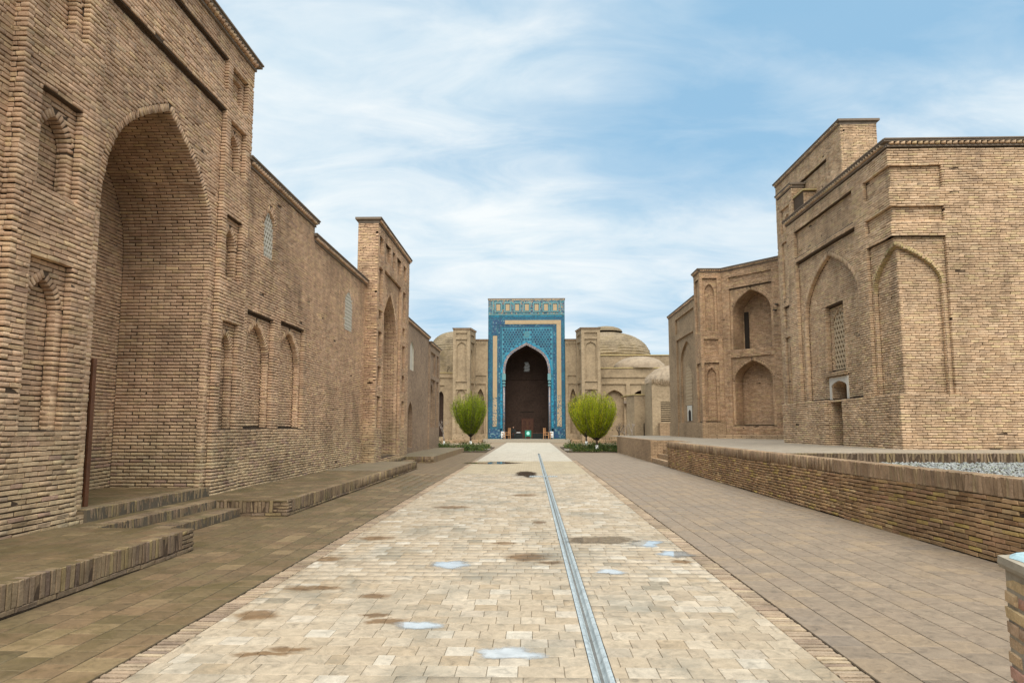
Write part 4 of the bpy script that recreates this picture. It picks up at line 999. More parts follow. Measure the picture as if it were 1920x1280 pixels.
# tower-like screen behind
r = thing('portal_screen', (13.4, 30.5, TZ), 'highest brick screen wall rising behind the right building', 'portal')
B = Bricks(r); f = faceR(12.5); y0, y1, tp = 26.8, 34.2, 13.75
wall(r, f, rect(-y1, -y0, 1, tp), 'mortar_pale', [R_(-31.6, -28.2, 11.7, 12.9, .1), R_(-31.6, -28.2, 9.6, 11.2, .1)], T=1.45, B=B, bmat=bm_, pitch=pr_, L=LB, quoin=(None, 0))
wall(r, faceF(y0), rect(12.5, 13.95, 7, tp), 'mortar_pale', T=0, B=B, bmat=bm_, pitch=pr_, L=LB, quoin=(1, None))
cornice(r, f, -y1, -y0, tp, .09, 1.45, bmat=bm_); B.build(); box(r, 'corner_core', 'mortar_pale', 12.53, y0 + .03, 1, 13.9, y0 + .3, tp - .02)
r = thing('brick_buttress', (12.2, 31.5, TZ), 'narrow stepped brick pier against the tall right screen wall', 'pier')
B = Bricks(r); f = faceR(11.95); y0, y1, tp = 30.7, 32.55, 12.55
def bpan(a, b, **k): return R_(-32.2, -31.05, a, b, .1, **k)
wall(r, f, rect(-y1, -y0, 1, tp), 'mortar_pale', [bpan(10.7, 11.9, kids=[A_(-32.0, -31.25, 10.71, 11.2, 11.6, .08, .1)]), bpan(7.6, 10.3), bpan(6.2, 7.2), bpan(2.3, 5.8, kids=[A_(-32.0, -31.25, 2.31, 4.9, 5.5, .1, .1)])], T=.6, B=B, bmat=bm_, pitch=pr_, L=LB, quoin=(None, 0))
wall(r, faceF(y0), rect(11.95, 12.5, 1, tp), 'mortar_pale', T=0, B=B, bmat=bm_, pitch=pr_, L=LB, quoin=(1, None))
cornice(r, f, -y1, -y0, tp, .07, .6, bmat=bm_)
wall(r, faceF(29.6), rect(12.05, 13, 8, 12.0), 'mortar_pale', T=1.1, B=B, bmat=bm_, pitch=pr_, L=LB)
box(r, 'capping', 'cap_yellow', 12.0, 29.5, 12.0, 13, 30.72, 12.06); B.build()

# =================================================================== SECOND RIGHT BUILDING
r = thing('brick_pavilion', (11.5, 38, TZ), 'brick building with two stacked pointed arches beyond the tall screen', 'building')
B = Bricks(r); P0 = Vector((10.78, 38.35, 0)); P1 = Vector((13.55, 34.95, 0)); dg = (P1 - P0); Ld = dg.length; fD = Face(P0, dg, dg.normalized().cross(Zv)); tp = 10.35
up_ = R_(.45, 3.12, 5.85, 9.28, .08, name='arch_frame', kids=[A_(.58, 2.98, 5.86, 7.75, 9.10, 1.0, .14, 'upper_niche', full=.6, k2=.5)])
lo_ = R_(.45, 3.12, 1.70, 5.45, .08, name='arch_frame', kids=[A_(.58, 2.92, 1.71, 4.05, 5.22, .75, .14, 'lower_niche', full=.55, k2=.55)])
wall(r, fD, rect(0, Ld, 1, tp), 'mortar_pale', [up_, lo_, R_(.45, 3.12, 9.6, 9.95, .08)], T=1.2, B=B, bmat='brick_r2', pitch=pr_, L=LB)
mb = MB(); mb.box(0, 0, 0, .28, .03, 2.1); o = mb.build('timber_shutter', M['dark'], r); q0 = fD.p(.72, 5.95, -1.02); o.matrix_basis = Matrix.Translation(q0) @ Matrix.Rotation(math.atan2(fD.A.y, fD.A.x), 4, 'Z')
for a_, t_ in ((3.42, 8.0), (3.3, 7.72)):
    q1, q2 = fD.p(a_, t_, .22), fD.p(a_, t_, -.05); mb = MB(); mb.tube([q2, q1], [.06, .055], 7); mb.build('timber_stub', M['bark'], r)
cornice(r, fD, 0, Ld, tp, .09, 1.2, bmat='brick_r2')

# corner pier
xa, xb, ya, yb = 9.55, 10.8, 38.35, 39.75
def pierp(s0, s1): return [R_(s0, s1, 6.95, 10.0, .1, kids=[A_(s0 + .14, s1 - .14, 6.96, 9.2, 9.72, .12, 0)]), R_(s0, s1, 5.6, 6.55, .1), R_(s0, s1, 1.9, 5.2, .1, kids=[A_(s0 + .14, s1 - .14, 1.91, 4.4, 4.95, .14, 0)])]
wall(r, faceF(ya), rect(xa, xb, 1, tp), 'mortar_pale', pierp(xa + .14, xb - .25), T=.06, back=False, B=B, bmat='brick_r2', pitch=pr_, L=LB, quoin=(0, None))
wall(r, faceR(xa), rect(-yb, -ya, 1, tp), 'mortar_pale', [R_(-yb + .25, -ya - .25, 6.95, 10.0, .1), R_(-yb + .25, -ya - .25, 1.9, 5.2, .1)], T=.06, back=False, B=B, bmat='brick_r2', pitch=pr_, L=LB, quoin=(None, 1))
cornice(r, faceF(ya), xa, xb, tp, .09, 1.3, bmat='brick_r2'); cornice(r, faceR(xa), -yb, -ya, tp + .004, .097, 1.2, bmat='brick_r2')
box(r, 'pier_core', 'mortar_pale', xa + .32, ya + .32, 1, xb + .5, yb + .2, tp)
box(r, 'plinth', 'tb_r', xa - .06, ya - .06, 1, xb - .02, yb, 1.88)
B.build()
# left wing of it
f = faceR(9.62); ka = A_(-44.6, -41.0, 1.95, 5.6, 7.0, .14, 0, full=.6)
wall(r, f, rect(-47.6, -39.76, 1, 9.1), 'tb_r', [R_(-45.4, -40.2, 7.7, 8.7, .12), R_(-45.2, -40.4, 1.9, 7.3, .12, kids=[ka])], T=2, name='side_wall')
lattice(r, faceR(9.865), arch(-43.6, -42.2, 3.0, 4.7, 5.4), 0, 'lattice_tan', .24, .40, .06, tk=.015)
mb = MB(); surf(mb, faceR(9.85), rect(-43.5, -42.2, 2.0, 2.95), [arch(-43.2, -42.5, 2.001, 2.5, 2.7)], 0); mb.build('white_niche', M['plaster'], r)
mb = MB(); surf(mb, faceR(9.86), arch(-43.2, -42.5, 2.001, 2.5, 2.7), [], 0); mb.build('niche_shade', M['dark'], r)  # dark sheet close behind the surround, painting the niche's shaded depth
cornice(r, f, -47.6, -39.76, 9.1, .08, 2)
wall(r, faceR(9.56), rect(-47.65, -45.0, 1, 1.9), 'tb_r', T=.3, name='plinth'); wall(r, faceR(9.56), rect(-43.6, -39.77, 1, 1.9), 'tb_r', T=.3, name='plinth')
for z in (7.35, 5.1): box(r, 'string_course', 'tb_r', 9.50, 39.77, z, 9.615, 47.66, z + .3) if False else None
# step in front of it
ks = thing('terrace_step', (11, 36, TZ), 'low brick step along the foot of the stacked arch building', 'step'); 
mb = MB(); mb.v = [(9.7, 37.5, 1.0), (11.1, 36.6, 1.0), (12.6, 33.9, 1.0), (13.6, 34.4, 1.0), (11.2, 38.1, 1.0)]; mb.v += [(x, y, 1.2) for x, y, z in mb.v]; mb.uv = [(v[0] + v[1], v[2]) for v in mb.v]
mb.f = [(5, 6, 7, 8, 9), (0, 1, 6, 5), (1, 2, 7, 6), (2, 3, 8, 7), (3, 4, 9, 8), (4, 0, 5, 9)]; mb.build('step', M['tb_r'], ks)

# =================================================================== FAR COURT: TILED PORTAL
def fx(u): return (u - 995.7) * .0595
def fz(v): return .37 + (822 - v) * .0598
YP = 76.0
r = thing('tiled_portal', (-.5, 76.5, .3), 'tall portal covered in blue and turquoise mosaic tiles at the end of the path', 'portal')
f = faceF(YP); x0, x1 = fx(915), fx(1059.5); zt = fz(561)
ap = dict(full=.66, k2=.62)
ox0, ox1 = fx(947), fx(1028)
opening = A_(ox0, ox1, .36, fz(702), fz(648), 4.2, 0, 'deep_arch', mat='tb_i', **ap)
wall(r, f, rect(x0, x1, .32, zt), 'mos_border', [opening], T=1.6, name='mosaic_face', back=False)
mb = MB(); mb.box(x0 - .03, YP + .35, .32, x1 + .03, YP + 1.6, zt + .03); 
mb = MB(); surf(mb, faceF(YP + 1.6), rect(x0, x1, .32, zt), [opening['poly']], 0); mb.build('back_face', M['tb_f'], r)
mb = MB(); mb.box(x0 - .06, YP - .08, zt, x1 + .06, YP + 1.7, zt + .10); mb.build('top_slab', M['slab'], r)
def band(name, mat, u0, u1, v0, v1, out, root=r):
    mb = MB(); a, b = sorted((fx(u0), fx(u1))); c, d = sorted((fz(v0), fz(v1))); mb.box(a, YP - out, c, b, YP + .05, d); return mb.build(name, M[mat], root)
# frieze with seven square panels
band('frieze', 'mos_frieze', 915.6, 1058.9, 563.5, 589, .05); band('frieze_border', 'glaze_pale', 915.4, 1059.1, 589.3, 591.2, .08); band('frieze_border', 'mos_sand', 915.4, 1059.1, 561.2, 563.2, .08)
for u in (922.5, 1051.5): band('frieze_border', 'glaze_pale', u, u + 1.3, 563.5, 589, .07)
for u in (934, 951.7, 969.7, 988.2, 1006.5, 1024.4, 1041.2):
    mb = MB(); fo = rect(fx(u - 6.6), fx(u + 6.6), fz(585.6), fz(567)); fi = rect(fx(u - 4.8), fx(u + 4.8), fz(583.8), fz(569.3)); f2 = faceF(YP)
    surf(mb, f2, fo, [fi], .12); strip(mb, f2, fo, .12, 0); strip(mb, f2, fi[::-1], .12, .055)
    fo_ = mb.build('panel_frame', M['glaze_pale'], r)
    mb = MB(); surf(mb, f2, fi, [], .052); mb.build('panel_border', M['mos_border'], fo_)
    mb = MB(); mb.box(fx(u - 3.7), YP - .085, fz(583), fx(u + 3.7), YP - .04, fz(570.6)); mb.build('square_panel', M['tan'], fo_)
band('upper_band', 'mos_turq', 915.6, 1058.9, 592, 594.5, .03)
# blank tan inscription strips, upper left corner still tiled
band('inscription_band', 'mos_blue', 923.5, 946.5, 600.5, 609, .04); band('inscription_band', 'mos_blue', 923.5, 932, 609.3, 630, .04)
band('blank_strip', 'tan', 946.8, 1052.3, 601, 608.4, .06)
band('blank_strip', 'tan', 1044, 1052.3, 608.6, 742, .06); band('blank_strip', 'tan', 924, 932, 630.5, 746, .06)
band('patterned_strip', 'mos_sand', 1044, 1052.3, 742.3, 800, .05); band('patterned_strip', 'mos_sand', 924, 932, 746.3, 800, .05)
# inner borders
for (a, b) in ((934.5, 937), (1038.5, 1041)): band('inner_border', 'mos_blue', a, b, 612.5, 803, .03)
band('inner_border', 'mos_blue', 934.5, 1041, 610, 612.3, .03)
for (a, b) in ((938.2, 942.2), (1033.5, 1037.5)): band('turquoise_border', 'mos_turq', a, b, 690, 812, .05)
# spandrel of hexagons round the arch
sp0, sp1 = fx(941), fx(1036); cv = curve(ox0 - .42, ox1 + .42, fz(702), fz(640.5), 14, **ap)
pol = [(cv[0][0], cv[0][1])] + cv[1:-1] + [cv[-1], (sp0, fz(702)), (sp0, fz(616)), (sp1, fz(616)), (sp1, fz(702))]
if cv[0][0] > sp1: pol = cv + [(sp0 if sp0 < cv[-1][0] else cv[-1][0] - .01, fz(702)), (min(sp0, cv[-1][0]) - .0, fz(616)), (max(sp1, cv[0][0]), fz(616))]
mb = MB(); surf(mb, f, pol[::-1] if False else pol, [], .03); mb.build('spandrel', M['mos_hexbg'], r)
mb = MB(); hr = .135; row = 0; z = fz(616) - .2
def inpoly(P, x, y): return any(a < x < b for a, b in scan(P, y))
while z > fz(700):
    x = sp0 + .2 + (.155 if row % 2 else 0)
    while x < sp1 - .15:
        if inpoly(pol, x, z) and inpoly(pol, x - .14, z) and inpoly(pol, x + .14, z) and inpoly(pol, x, z - .14):
            if not (abs(x - fx(988)) < .42 and abs(z - fz(628)) < .42):
                n = len(mb.v); mb.v += [(x + hr * math.cos(k * math.pi / 3 + math.pi / 6), YP - c, z + hr * math.sin(k * math.pi / 3 + math.pi / 6)) for c in (.03, .05) for k in range(6)]; mb.uv += [(0, 0)] * 12
                mb.f.append(tuple(range(n + 6, n + 12))); mb.f += [(n + k, n + (k + 1) % 6, n + 6 + (k + 1) % 6, n + 6 + k) for k in range(6)]
        x += .31
    z -= .268; row += 1
mb.build('hexagon_tiles', M['mos_hex'], r, kind='stuff')
# rosette: interlaced ring with six pointed star
mb = MB(); cx, cz = fx(988), fz(628)
for rr, w in ((.34, .045), (.17, .035)):
    pts = [(cx + rr * math.cos(k * math.pi / 3), cz + rr * math.sin(k * math.pi / 3)) for k in range(6)]
    fo = pts; fi = [(cx + (x - cx) * (1 - w / rr), cz + (z - cz) * (1 - w / rr)) for x, z in pts]; surf(mb, f, fo, [fi], .08)
for k in range(6):
    a = k * math.pi / 3 + .26; d = Vector((math.cos(a), 0, math.sin(a))); n_ = Vector((-d.z, 0, d.x)) * .02; c = Vector((cx, YP - .08, cz)); mb.quad(c + d * .15 - n_, c + d * .33 - n_, c + d * .33 + n_, c + d * .15 + n_)
mb.build('rosette', M['glaze_pale'], r)
# rings round the opening
def ringband(name, mat, g0, g1, out, zb=702, legs=True):
    c0 = curve(ox0 - g0, ox1 + g0, fz(zb), fz(648) + g0, 16, **ap); c1 = curve(ox0 - g1, ox1 + g1, fz(zb), fz(648) + g1 * 1.1, 16, **ap); mb = MB()
    for i in range(len(c0) - 1):
        q = [c0[i], c1[i], c1[i + 1], c0[i + 1]]; mb.quad(*[f.p(a, t, out) for a, t in q]); mb.quad(f.p(*c1[i], out), f.p(*c1[i], 0), f.p(*c1[i + 1], 0), f.p(*c1[i + 1], out)); mb.quad(f.p(*c0[i + 1], out), f.p(*c0[i + 1], 0), f.p(*c0[i], 0), f.p(*c0[i], out))
    mb.build(name, M[mat], r)
ringband('arch_moulding', 'mos_trim', .0, .16, .10); ringband('arch_moulding', 'mos_trim', .165, .25, .13); ringband('turquoise_moulding', 'mos_turq', .26, .44, .07)
for s, e in ((943, 947), (1028, 1032)):
    cxx = (fx(s) + fx(e)) / 2
    mb = MB(); mb.tube([(cxx, YP - .08, .34), (cxx, YP - .08, fz(725))], [.10, .10], 10); mb.build('corner_column', M['mos_trim'], r, True)
    mb = MB()
    for z0, z1, w, mt in ((fz(725), fz(722), .15, 0), (fz(719.5), fz(716.5), .15, 0), (fz(714), fz(702), .19, 1)): mb.box(cxx - w, YP - .24, z0, cxx + w, YP + .02, z1)
    mb.build('capital', M['glaze_pale'], r)
    mb = MB(); mb.tube([(cxx, YP - .08, fz(725)), (cxx, YP - .08, fz(714))], [.09, .09], 8); mb.build('capital_neck', M['mos_blue'], r)
for a, b in ((916.5, 941), (1034, 1058)): band('base_panel', 'mos_blue', a, b, 803.5, 820, .05)
# inside the arch
yb = YP + 4.2
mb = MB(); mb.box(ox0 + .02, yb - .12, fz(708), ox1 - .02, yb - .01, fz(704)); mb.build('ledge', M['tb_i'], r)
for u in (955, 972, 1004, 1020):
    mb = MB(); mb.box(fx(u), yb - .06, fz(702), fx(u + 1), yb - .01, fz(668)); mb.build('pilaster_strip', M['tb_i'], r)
mb = MB(); mb.box(fx(978) - .1, yb - .10, .36, fx(978), yb - .01, 2.55); mb.box(fx(998.5), yb - .10, .36, fx(998.5) + .1, yb - .01, 2.55); mb.box(fx(978) - .1, yb - .10, 2.55, fx(998.5) + .1, yb - .01, 2.66); df = mb.build('door_frame', M['wood_door'], r)
for k in range(2):
    a = fx(978) + .01 + k * .61; mb = MB(); mb.box(a, yb - .06, .37, a + .59, yb - .012, 2.54); d_ = mb.build('door', M['wood'], r)
    for q in range(3): mb = MB(); mb.box(a + .1, yb - .085, .5 + q * .68, a + .49, yb - .058, 1.08 + q * .68); mb.build('door_panel', M['wood_door'], d_)
mb = MB(); mb.box(fx(974), yb - .05, fz(772), fx(1001), yb - .01, fz(770.6)); mb.build('recess_shade_line', M['dark'], r)  # dark strip painting the shade line of a recess above the door
lattice(r, faceF(yb - .06), arch(fx(984.3), fx(991.5), fz(692), fz(680), fz(674)), 0, 'white', .15, .36, .055, tk=.02)
bx = box(r, 'portal_floor', 'concrete', x0 - .4, YP - 1.9, -.02, x1 + .4, YP + 5, .34)
# benches, chairs, boards at the portal
def armchair(x, y, ry, label):
    o = thing('wooden_armchair', (0, 0, 0), label, 'chair', 'wooden armchairs at the foot of the tiled portal')
    def p_(n, *b):
        mb = MB(); mb.bbox(*b, .008); return mb.build(n, M['wood_pale'], o)
    p_('seat', -.32, -.30, .42, .32, .30, .48); p_('backrest', -.30, .27, .55, .30, .31, 1.12); p_('backrest_rail', -.34, .25, 1.12, .34, .33, 1.2)
    for sx in (-1, 1):
        p_('leg', sx * .32 - .035, -.32, 0, sx * .32 + .035, -.25, .68); p_('leg', sx * .32 - .035, .25, 0, sx * .32 + .035, .32, 1.12); p_('armrest', sx * .32 - .05, -.34, .68, sx * .32 + .05, .26, .73)
    p_('stretcher', -.29, -.30, .18, .29, -.26, .24)
    o.location = (x, y, .345); o.rotation_euler = (0, 0, ry); return o
def fix_children(o):
    for c in o.children: c.matrix_parent_inverse = Matrix.Identity(4)
fix_children(armchair(fx(951), 74.7, math.radians(-70), 'pale wooden armchair left of the dark arch, by the white board'))
fix_children(armchair(fx(1024.5), 74.7, math.radians(70), 'pale wooden armchair right of the dark arch, by the white board'))
def board(x, label):
    o = thing('notice_board', (x, 75.6, .35), label, 'notice board', 'white boards standing at the portal base'); mb = MB(); mb.bbox(x - .19, 75.62, .5, x + .19, 75.66, 1.16, .01); mb.build('panel', M['white'], o)
    for s in (-1, 1): mb = MB(); mb.box(x + s * .15 - .015, 75.64, .345, x + s * .15 + .015, 75.67, .52); mb.build('leg', M['white'], o)
    for z in (1.0, .68): mb = MB(); mb.box(x - .12, 75.612, z - .08, x + .10, 75.62, z + .05); mb.build('printed_picture', M['concrete'], o)
board(fx(943), 'white notice board at the left foot of the tiled portal'); board(fx(1033.5), 'white notice board at the right foot of the tiled portal')
o = thing('sign_stand', (fx(990), 74.6, .35), 'small green sign stand with white emblem in front of the dark arch', 'sign'); xx = fx(990)
mb = MB(); mb.bbox(xx - .34, 74.58, .62, xx + .34, 74.63, 1.28, .02); mb.build('sign_panel', M['green'], o)
for s in (-1, 1):
    mb = MB(); mb.tube([(xx + s * .28, 74.5, .345), (xx + s * .28, 74.62, .66)], [.025, .025], 6); mb.build('leg', M['green'], o)
mb = MB()
for bx_ in ((-.11, .80, .11, 1.16), (-.16, .84, -.11, 1.08), (.11, .84, .16, 1.08)): mb.box(xx + bx_[0], 74.565, bx_[1], xx + bx_[2], 74.58, bx_[3])
mb.build('white_emblem', M['mint'], o)
def stall(x, w, y, label, seed):
    o = thing('low_table', (x, y, .35), label, 'table', 'low tables inside the arch'); mb = MB(); mb.bbox(x - w / 2, y - .3, .95, x + w / 2, y + .3, 1.0, .01); mb.build('table_top', M['wood_door'], o)
    for sx in (-1, 1):
        for sy in (-1, 1): mb = MB(); mb.box(x + sx * (w / 2 - .08) - .03, y + sy * .25 - .03, .345, x + sx * (w / 2 - .08) + .03, y + sy * .25 + .03, .95); mb.build('leg', M['wood_door'], o)
    rr = random.Random(seed)
    mb = MB(); mb.box(x - w * .4, y - .32, .4, x + w * .4, y - .305, .94); mb.build('cloth_front', M['cloth_dark'], o)
    return o
stall(fx(971), 1.25, 77.2, 'dark table left of the door with pale cloth on it', 1); stall(fx(1012), 2.0, 77.4, 'long dark table right of the door inside the arch', 2)
o = box(None, 'folded_cloth', 'white', fx(968), 76.95, 1.002, fx(975.5), 77.3, 1.07); tag(o, 'folded pale cloth lying on the table left of the door', 'cloth')
# seated figure in dark clothes
pe = thing('person', (fx(962), 77.0, .35), 'person in dark clothes seated beside the left table inside the arch', 'person')
def skinned(name, pts, edges, rad, mat, par):
    me = bpy.data.meshes.new(name); me.from_pydata(pts, edges, []); me.materials.append(M[mat]); o = bpy.data.objects.new(name, me); col.objects.link(o); parent(o, par)
    bpy.context.view_layer.objects.active = o; m = o.modifiers.new('Skin', 'SKIN'); 
    if not me.skin_vertices: 
        bm = bmesh.new(); bm.from_mesh(me); bm.verts.layers.skin.verify(); bm.to_mesh(me); bm.free()
    for i, q in enumerate(rad): me.skin_vertices[0].data[i].radius = (q, q); me.skin_vertices[0].data[i].use_root = (i == 0)
    o.modifiers.new('Sub', 'SUBSURF').levels = 1; o.modifiers['Sub'].render_levels = 2; return o
X0, Y0, Z0 = fx(962), 77.1, .35
pp = [(0, .1, .50), (0, .1, .75), (0, .06, .98), (0, .02, 1.10), (-.17, .04, .98), (-.24, -.06, .74), (-.12, -.24, .62), (.17, .04, .98), (.24, -.06, .74), (.12, -.24, .62), (-.12, .02, .48), (-.14, -.36, .48), (-.14, -.38, .08), (-.14, -.5, .05), (.12, .02, .48), (.14, -.36, .48), (.14, -.38, .08), (.14, -.5, .05)]
ee = [(0, 1), (1, 2), (2, 3), (2, 4), (4, 5), (5, 6), (2, 7), (7, 8), (8, 9), (0, 10), (10, 11), (11, 12), (12, 13), (0, 14), (14, 15), (15, 16), (16, 17)]
rd = [.16, .15, .15, .06, .08, .055, .04, .08, .055, .04, .11, .085, .055, .05, .11, .085, .055, .05]
skinned('body', [(X0 + a, Y0 + b, Z0 + c) for a, b, c in pp], ee, rd, 'cloth_dark', pe)
def ball(name, c, r3, mat, par, seg=10):
    bm = bmesh.new(); bmesh.ops.create_uvsphere(bm, u_segments=seg, v_segments=seg - 2, radius=1)
    for v in bm.verts: v.co = Vector((c[0] + v.co.x * r3[0], c[1] + v.co.y * r3[1], c[2] + v.co.z * r3[2]))
    mb = MB(); mb.bm(bm); return mb.build(name, M[mat], par, True)
ball('head', (X0, Y0 - .01, Z0 + 1.24), (.075, .09, .11), 'skin', pe); ball('hair', (X0, Y0 + .025, Z0 + 1.28), (.085, .09, .10), 'cloth_dark', pe)
o = thing('stool', (X0, Y0 + .1, .35), 'small dark stool under the seated person', 'stool'); mb = MB(); mb.bbox(X0 - .2, Y0 - .1, .70, X0 + .2, Y0 + .3, .75); mb.build('seat', M['wood_door'], o)
for a in (-.16, .16):
    for b in (-.06, .26): mb = MB(); mb.box(X0 + a - .02, Y0 + b - .02, .345, X0 + a + .02, Y0 + b + .02, .70); mb.build('leg', M['wood_door'], o)

# =================================================================== WINGS
def gx3(u): return (u - 995.6) * .0574
def gz3(v): return .42 + (822 - v) * .0572
def pylon(sg, label):
    r = thing('brick_pylon', (sg * 6.3, 74, 0), label, 'pylon')
    # in wing coordinates: inner edge a, outer edge b
    if sg > 0: xa, xb, xr = gx3(1090), gx3(1125), gx3(1083)
    else: xa, xb, xr = gx3(881), gx3(849), gx3(888)
    s0, s1 = sorted((xa, xb)); f = faceF(73); zt = gz3(618)
    m0, m1 = s0 + .32, s1 - .32
    wall(r, f, rect(s0, s1, -.1, zt), 'tb_f', [R_(m0, m1, gz3(631), gz3(624), .12), R_(m0, m1, gz3(714), gz3(636), .12, kids=[A_(m0 + .12, m1 - .12, gz3(713), gz3(650), gz3(641), .14, 0)]), R_(m0, m1, gz3(729), gz3(716), .12), R_(m0, m1, .9, gz3(722) - .5, .12, kids=[A_(m0 + .12, m1 - .12, .91, gz3(740), gz3(730), .15, 0)])], T=3, name='front')
    cornice(r, f, s0, s1, zt, .08, 3, bmat='brick_r2')
    d = Vector((xr - xa, 2.6, 0)) * (1 if sg < 0 else -1)
    O = Vector((xa, 73, 0)) if sg < 0 else Vector((xr, 75.6, 0)); fd = Face(O, d, d.normalized().cross(Zv)); Ld = d.length; e = 0 if sg < 0 else 0
    wall(r, fd, rect(0, Ld, -.1, zt), 'tb_f', [R_(.5, Ld - .5, gz3(714), gz3(640), .15, kids=[A_(.8, Ld - .8, gz3(713), gz3(665), gz3(652), .4, 0)]), R_(.5, Ld - .5, gz3(635), gz3(626), .12), R_(.5, Ld - .5, 1.0, gz3(718), .15, kids=[A_(.8, Ld - .8, 1.01, gz3(745), gz3(730), .5, 0)])], T=.3, name='side')
    cornice(r, fd, 0, Ld, zt + .004, .087, .3, bmat='brick_r2')
    return r
pylon(1, 'brick pylon with arched niche right of the tiled portal'); pylon(-1, 'brick pylon with arched niche left of the tiled portal')
for sg, lab in ((1, 'narrow brick bay between the tiled portal and the right pylon'), (-1, 'narrow brick bay between the tiled portal and the left pylon')):
    a, b = (x1 + .02, fx(1086)) if sg > 0 else (fx(886), x0 - .02)
    r = thing('brick_bay', ((a + b) / 2, 75.8, 0), lab, 'wall'); f = faceF(75.7); zt = 11.2
    wall(r, f, rect(a, b, -.1, zt), 'tb_f', [R_(a + .25, b - .15, 6.7, 7.35, .1), R_(a + .3, b - .2, .9, 6.4, .1, kids=[A_(a + .5, b - .4, .91, 4.6, 5.9, .6, 0)])], T=1.5)
    cornice(r, f, a, b, zt, .08, 1.5, bmat='brick_r2')
    n = int((b - a) / .3); mb = MB()
    for k in range(n): mb.box(a + .1 + k * .3, 75.62, zt - .35, a + .22 + k * .3, 75.69, zt - .05)
    mb.build('dentils', M['tb_f'], r, kind='stuff')
# right wing
r = thing('brick_wing', (12, 75, 0), 'two level brick wing with pointed recesses right of the portal', 'building')
f = faceF(75.0); a0, a1 = gx3(1126), 17.5; sc = 1.025
def wx(u): return (u - 995.6) * .0590
def wz(v): return 1.6 + (801 - v) * .0587
wall(r, f, rect(a0, a1, -.1, wz(691)), 'tb_f', [R_(wx(1127), wx(1220), wz(716), wz(708), .12), R_(wx(1127), wx(1172), .8, wz(720.5), .15, kids=[A_(wx(1133), wx(1168), .81, wz(748), wz(731), .5, 0)]), R_(wx(1179), wx(1221), .8, wz(720.5), .15, kids=[A_(wx(1187), wx(1220), .81, wz(741), wz(731), 1.5, 0, mat='tb_i')])], T=8)
mb = MB(); mb.box(a0, 74.9, wz(691), a1, 76.0, wz(689.5)); mb.build('capping', M['cap_yellow'], r)
mb = MB(); mb.box(a0, 74.98, wz(691) - .02, a1, 80, wz(691) + .0); mb.build('roof', M['sedum'], r)
f2 = faceF(79.5); z2 = 1.6 + (801 - 667) * 79.5 / 1280
wall(r, f2, rect(7.6, 17.2, 6, z2), 'tb_f', T=5, name='upper_wall'); mb = MB(); mb.box(7.6, 79.4, z2, 17.2, 84, z2 + .1); mb.build('capping', M['cap_yellow'], r)
mb = MB(); mb.box(wx(1168) - .1, 74.6, wz(757), wx(1168) + .35, 74.99, wz(752)); mb.build('bracket', M['slab'], r)
# left wing
r = thing('brick_wing', (-12, 75, 0), 'lower brick wing with narrow niches left of the portal', 'building')
wall(r, f, rect(-20, gx3(848), -.1, gz3(697)), 'tb_f', [R_(-10.1, gx3(847), gz3(714), gz3(706), .12), R_(-10.35, -9.55, .6, wz(722), .15, kids=[A_(-10.25, -9.65, .61, wz(745), wz(733), .5, 0, mat='tb_i')])], T=6)
mb = MB(); mb.box(-20, 74.9, gz3(697), gx3(848), 76, gz3(695.8)); mb.build('capping', M['cap_yellow'], r)
wall(r, faceF(80), rect(-20, -8, 5, 1.6 + (801 - 655) * 80 / 1280), 'tb_d', T=.5, name='upper_wall')
# domes
def dome(cx, cy, z0, R, H, label, mat, cap=None, rough=.0, n=48, name='brick_dome', steps=None, drum=None, cat='dome'):
    r = thing(name, (cx, cy, z0), label, cat); mb = MB(); m = 30 if steps else 20; seedv = random.random() * 9
    for j in range(m + 1):
        t = j / m * math.pi / 2; rr = R * math.cos(t) ** .85; z = z0 + H * math.sin(t)
        if steps: rr = rr + (.06 if j % 2 else 0); z += (0 if j % 2 else .02)
        for i in range(n + 1):
            a = 2 * math.pi * i / n; k = 1 + (random.uniform(-.008, .008) if steps else 0) + rough * math.sin(a * 7 + seedv + j) * math.cos(a * 3 + j * 1.7)
            mb.v.append((cx + rr * k * math.cos(a), cy + rr * k * math.sin(a), z + rough * 1.5 * math.sin(a * 11 + j * 2))); mb.uv.append((a * R, j / m * 1.57 * (R + H) / 2))
    for j in range(m):
        for i in range(n): q = j * (n + 1) + i; mb.f.append((q, q + 1, q + n + 2, q + n + 1))
    mb.build('shell', M[mat], r, smooth=not steps)
    if drum: 
        mb = MB()
        for i in range(n): a, b = 2 * math.pi * i / n, 2 * math.pi * (i + 1) / n; mb.quad((cx + R * math.cos(a), cy + R * math.sin(a), z0 - drum), (cx + R * math.cos(b), cy + R * math.sin(b), z0 - drum), (cx + R * math.cos(b), cy + R * math.sin(b), z0), (cx + R * math.cos(a), cy + R * math.sin(a), z0), [(a * R, 0), (b * R, 0), (b * R, drum), (a * R, drum)])
        mb.build('drum', M[mat], r)
    if cap:
        mb = MB(); 
        for j in range(6):
            t = j / 5 * math.pi / 2
            for i in range(n + 1): a = 2 * math.pi * i / n; mb.v.append((cx + cap[0] * math.cos(t) * math.cos(a), cy + cap[0] * math.cos(t) * math.sin(a), cap[1] + cap[2] * math.sin(t))); mb.uv.append((a * cap[0], t * cap[0]))
        for j in range(5):
            for i in range(n): q = j * (n + 1) + i; mb.f.append((q, q + 1, q + n + 2, q + n + 1))
        mb.build('crown_ring', M[mat], r, smooth=True)
    return r
Yd = 86.0; k_ = Yd / 1280
dome((1137 - 996) * k_, Yd, 1.6 + (801 - 672) * k_, 5.5, 3.2, 'large weathered brick dome rising behind the right wing', 'tb_d', cap=(2.1, 1.6 + (801 - 623) * k_, .75), drum=3, steps=4)
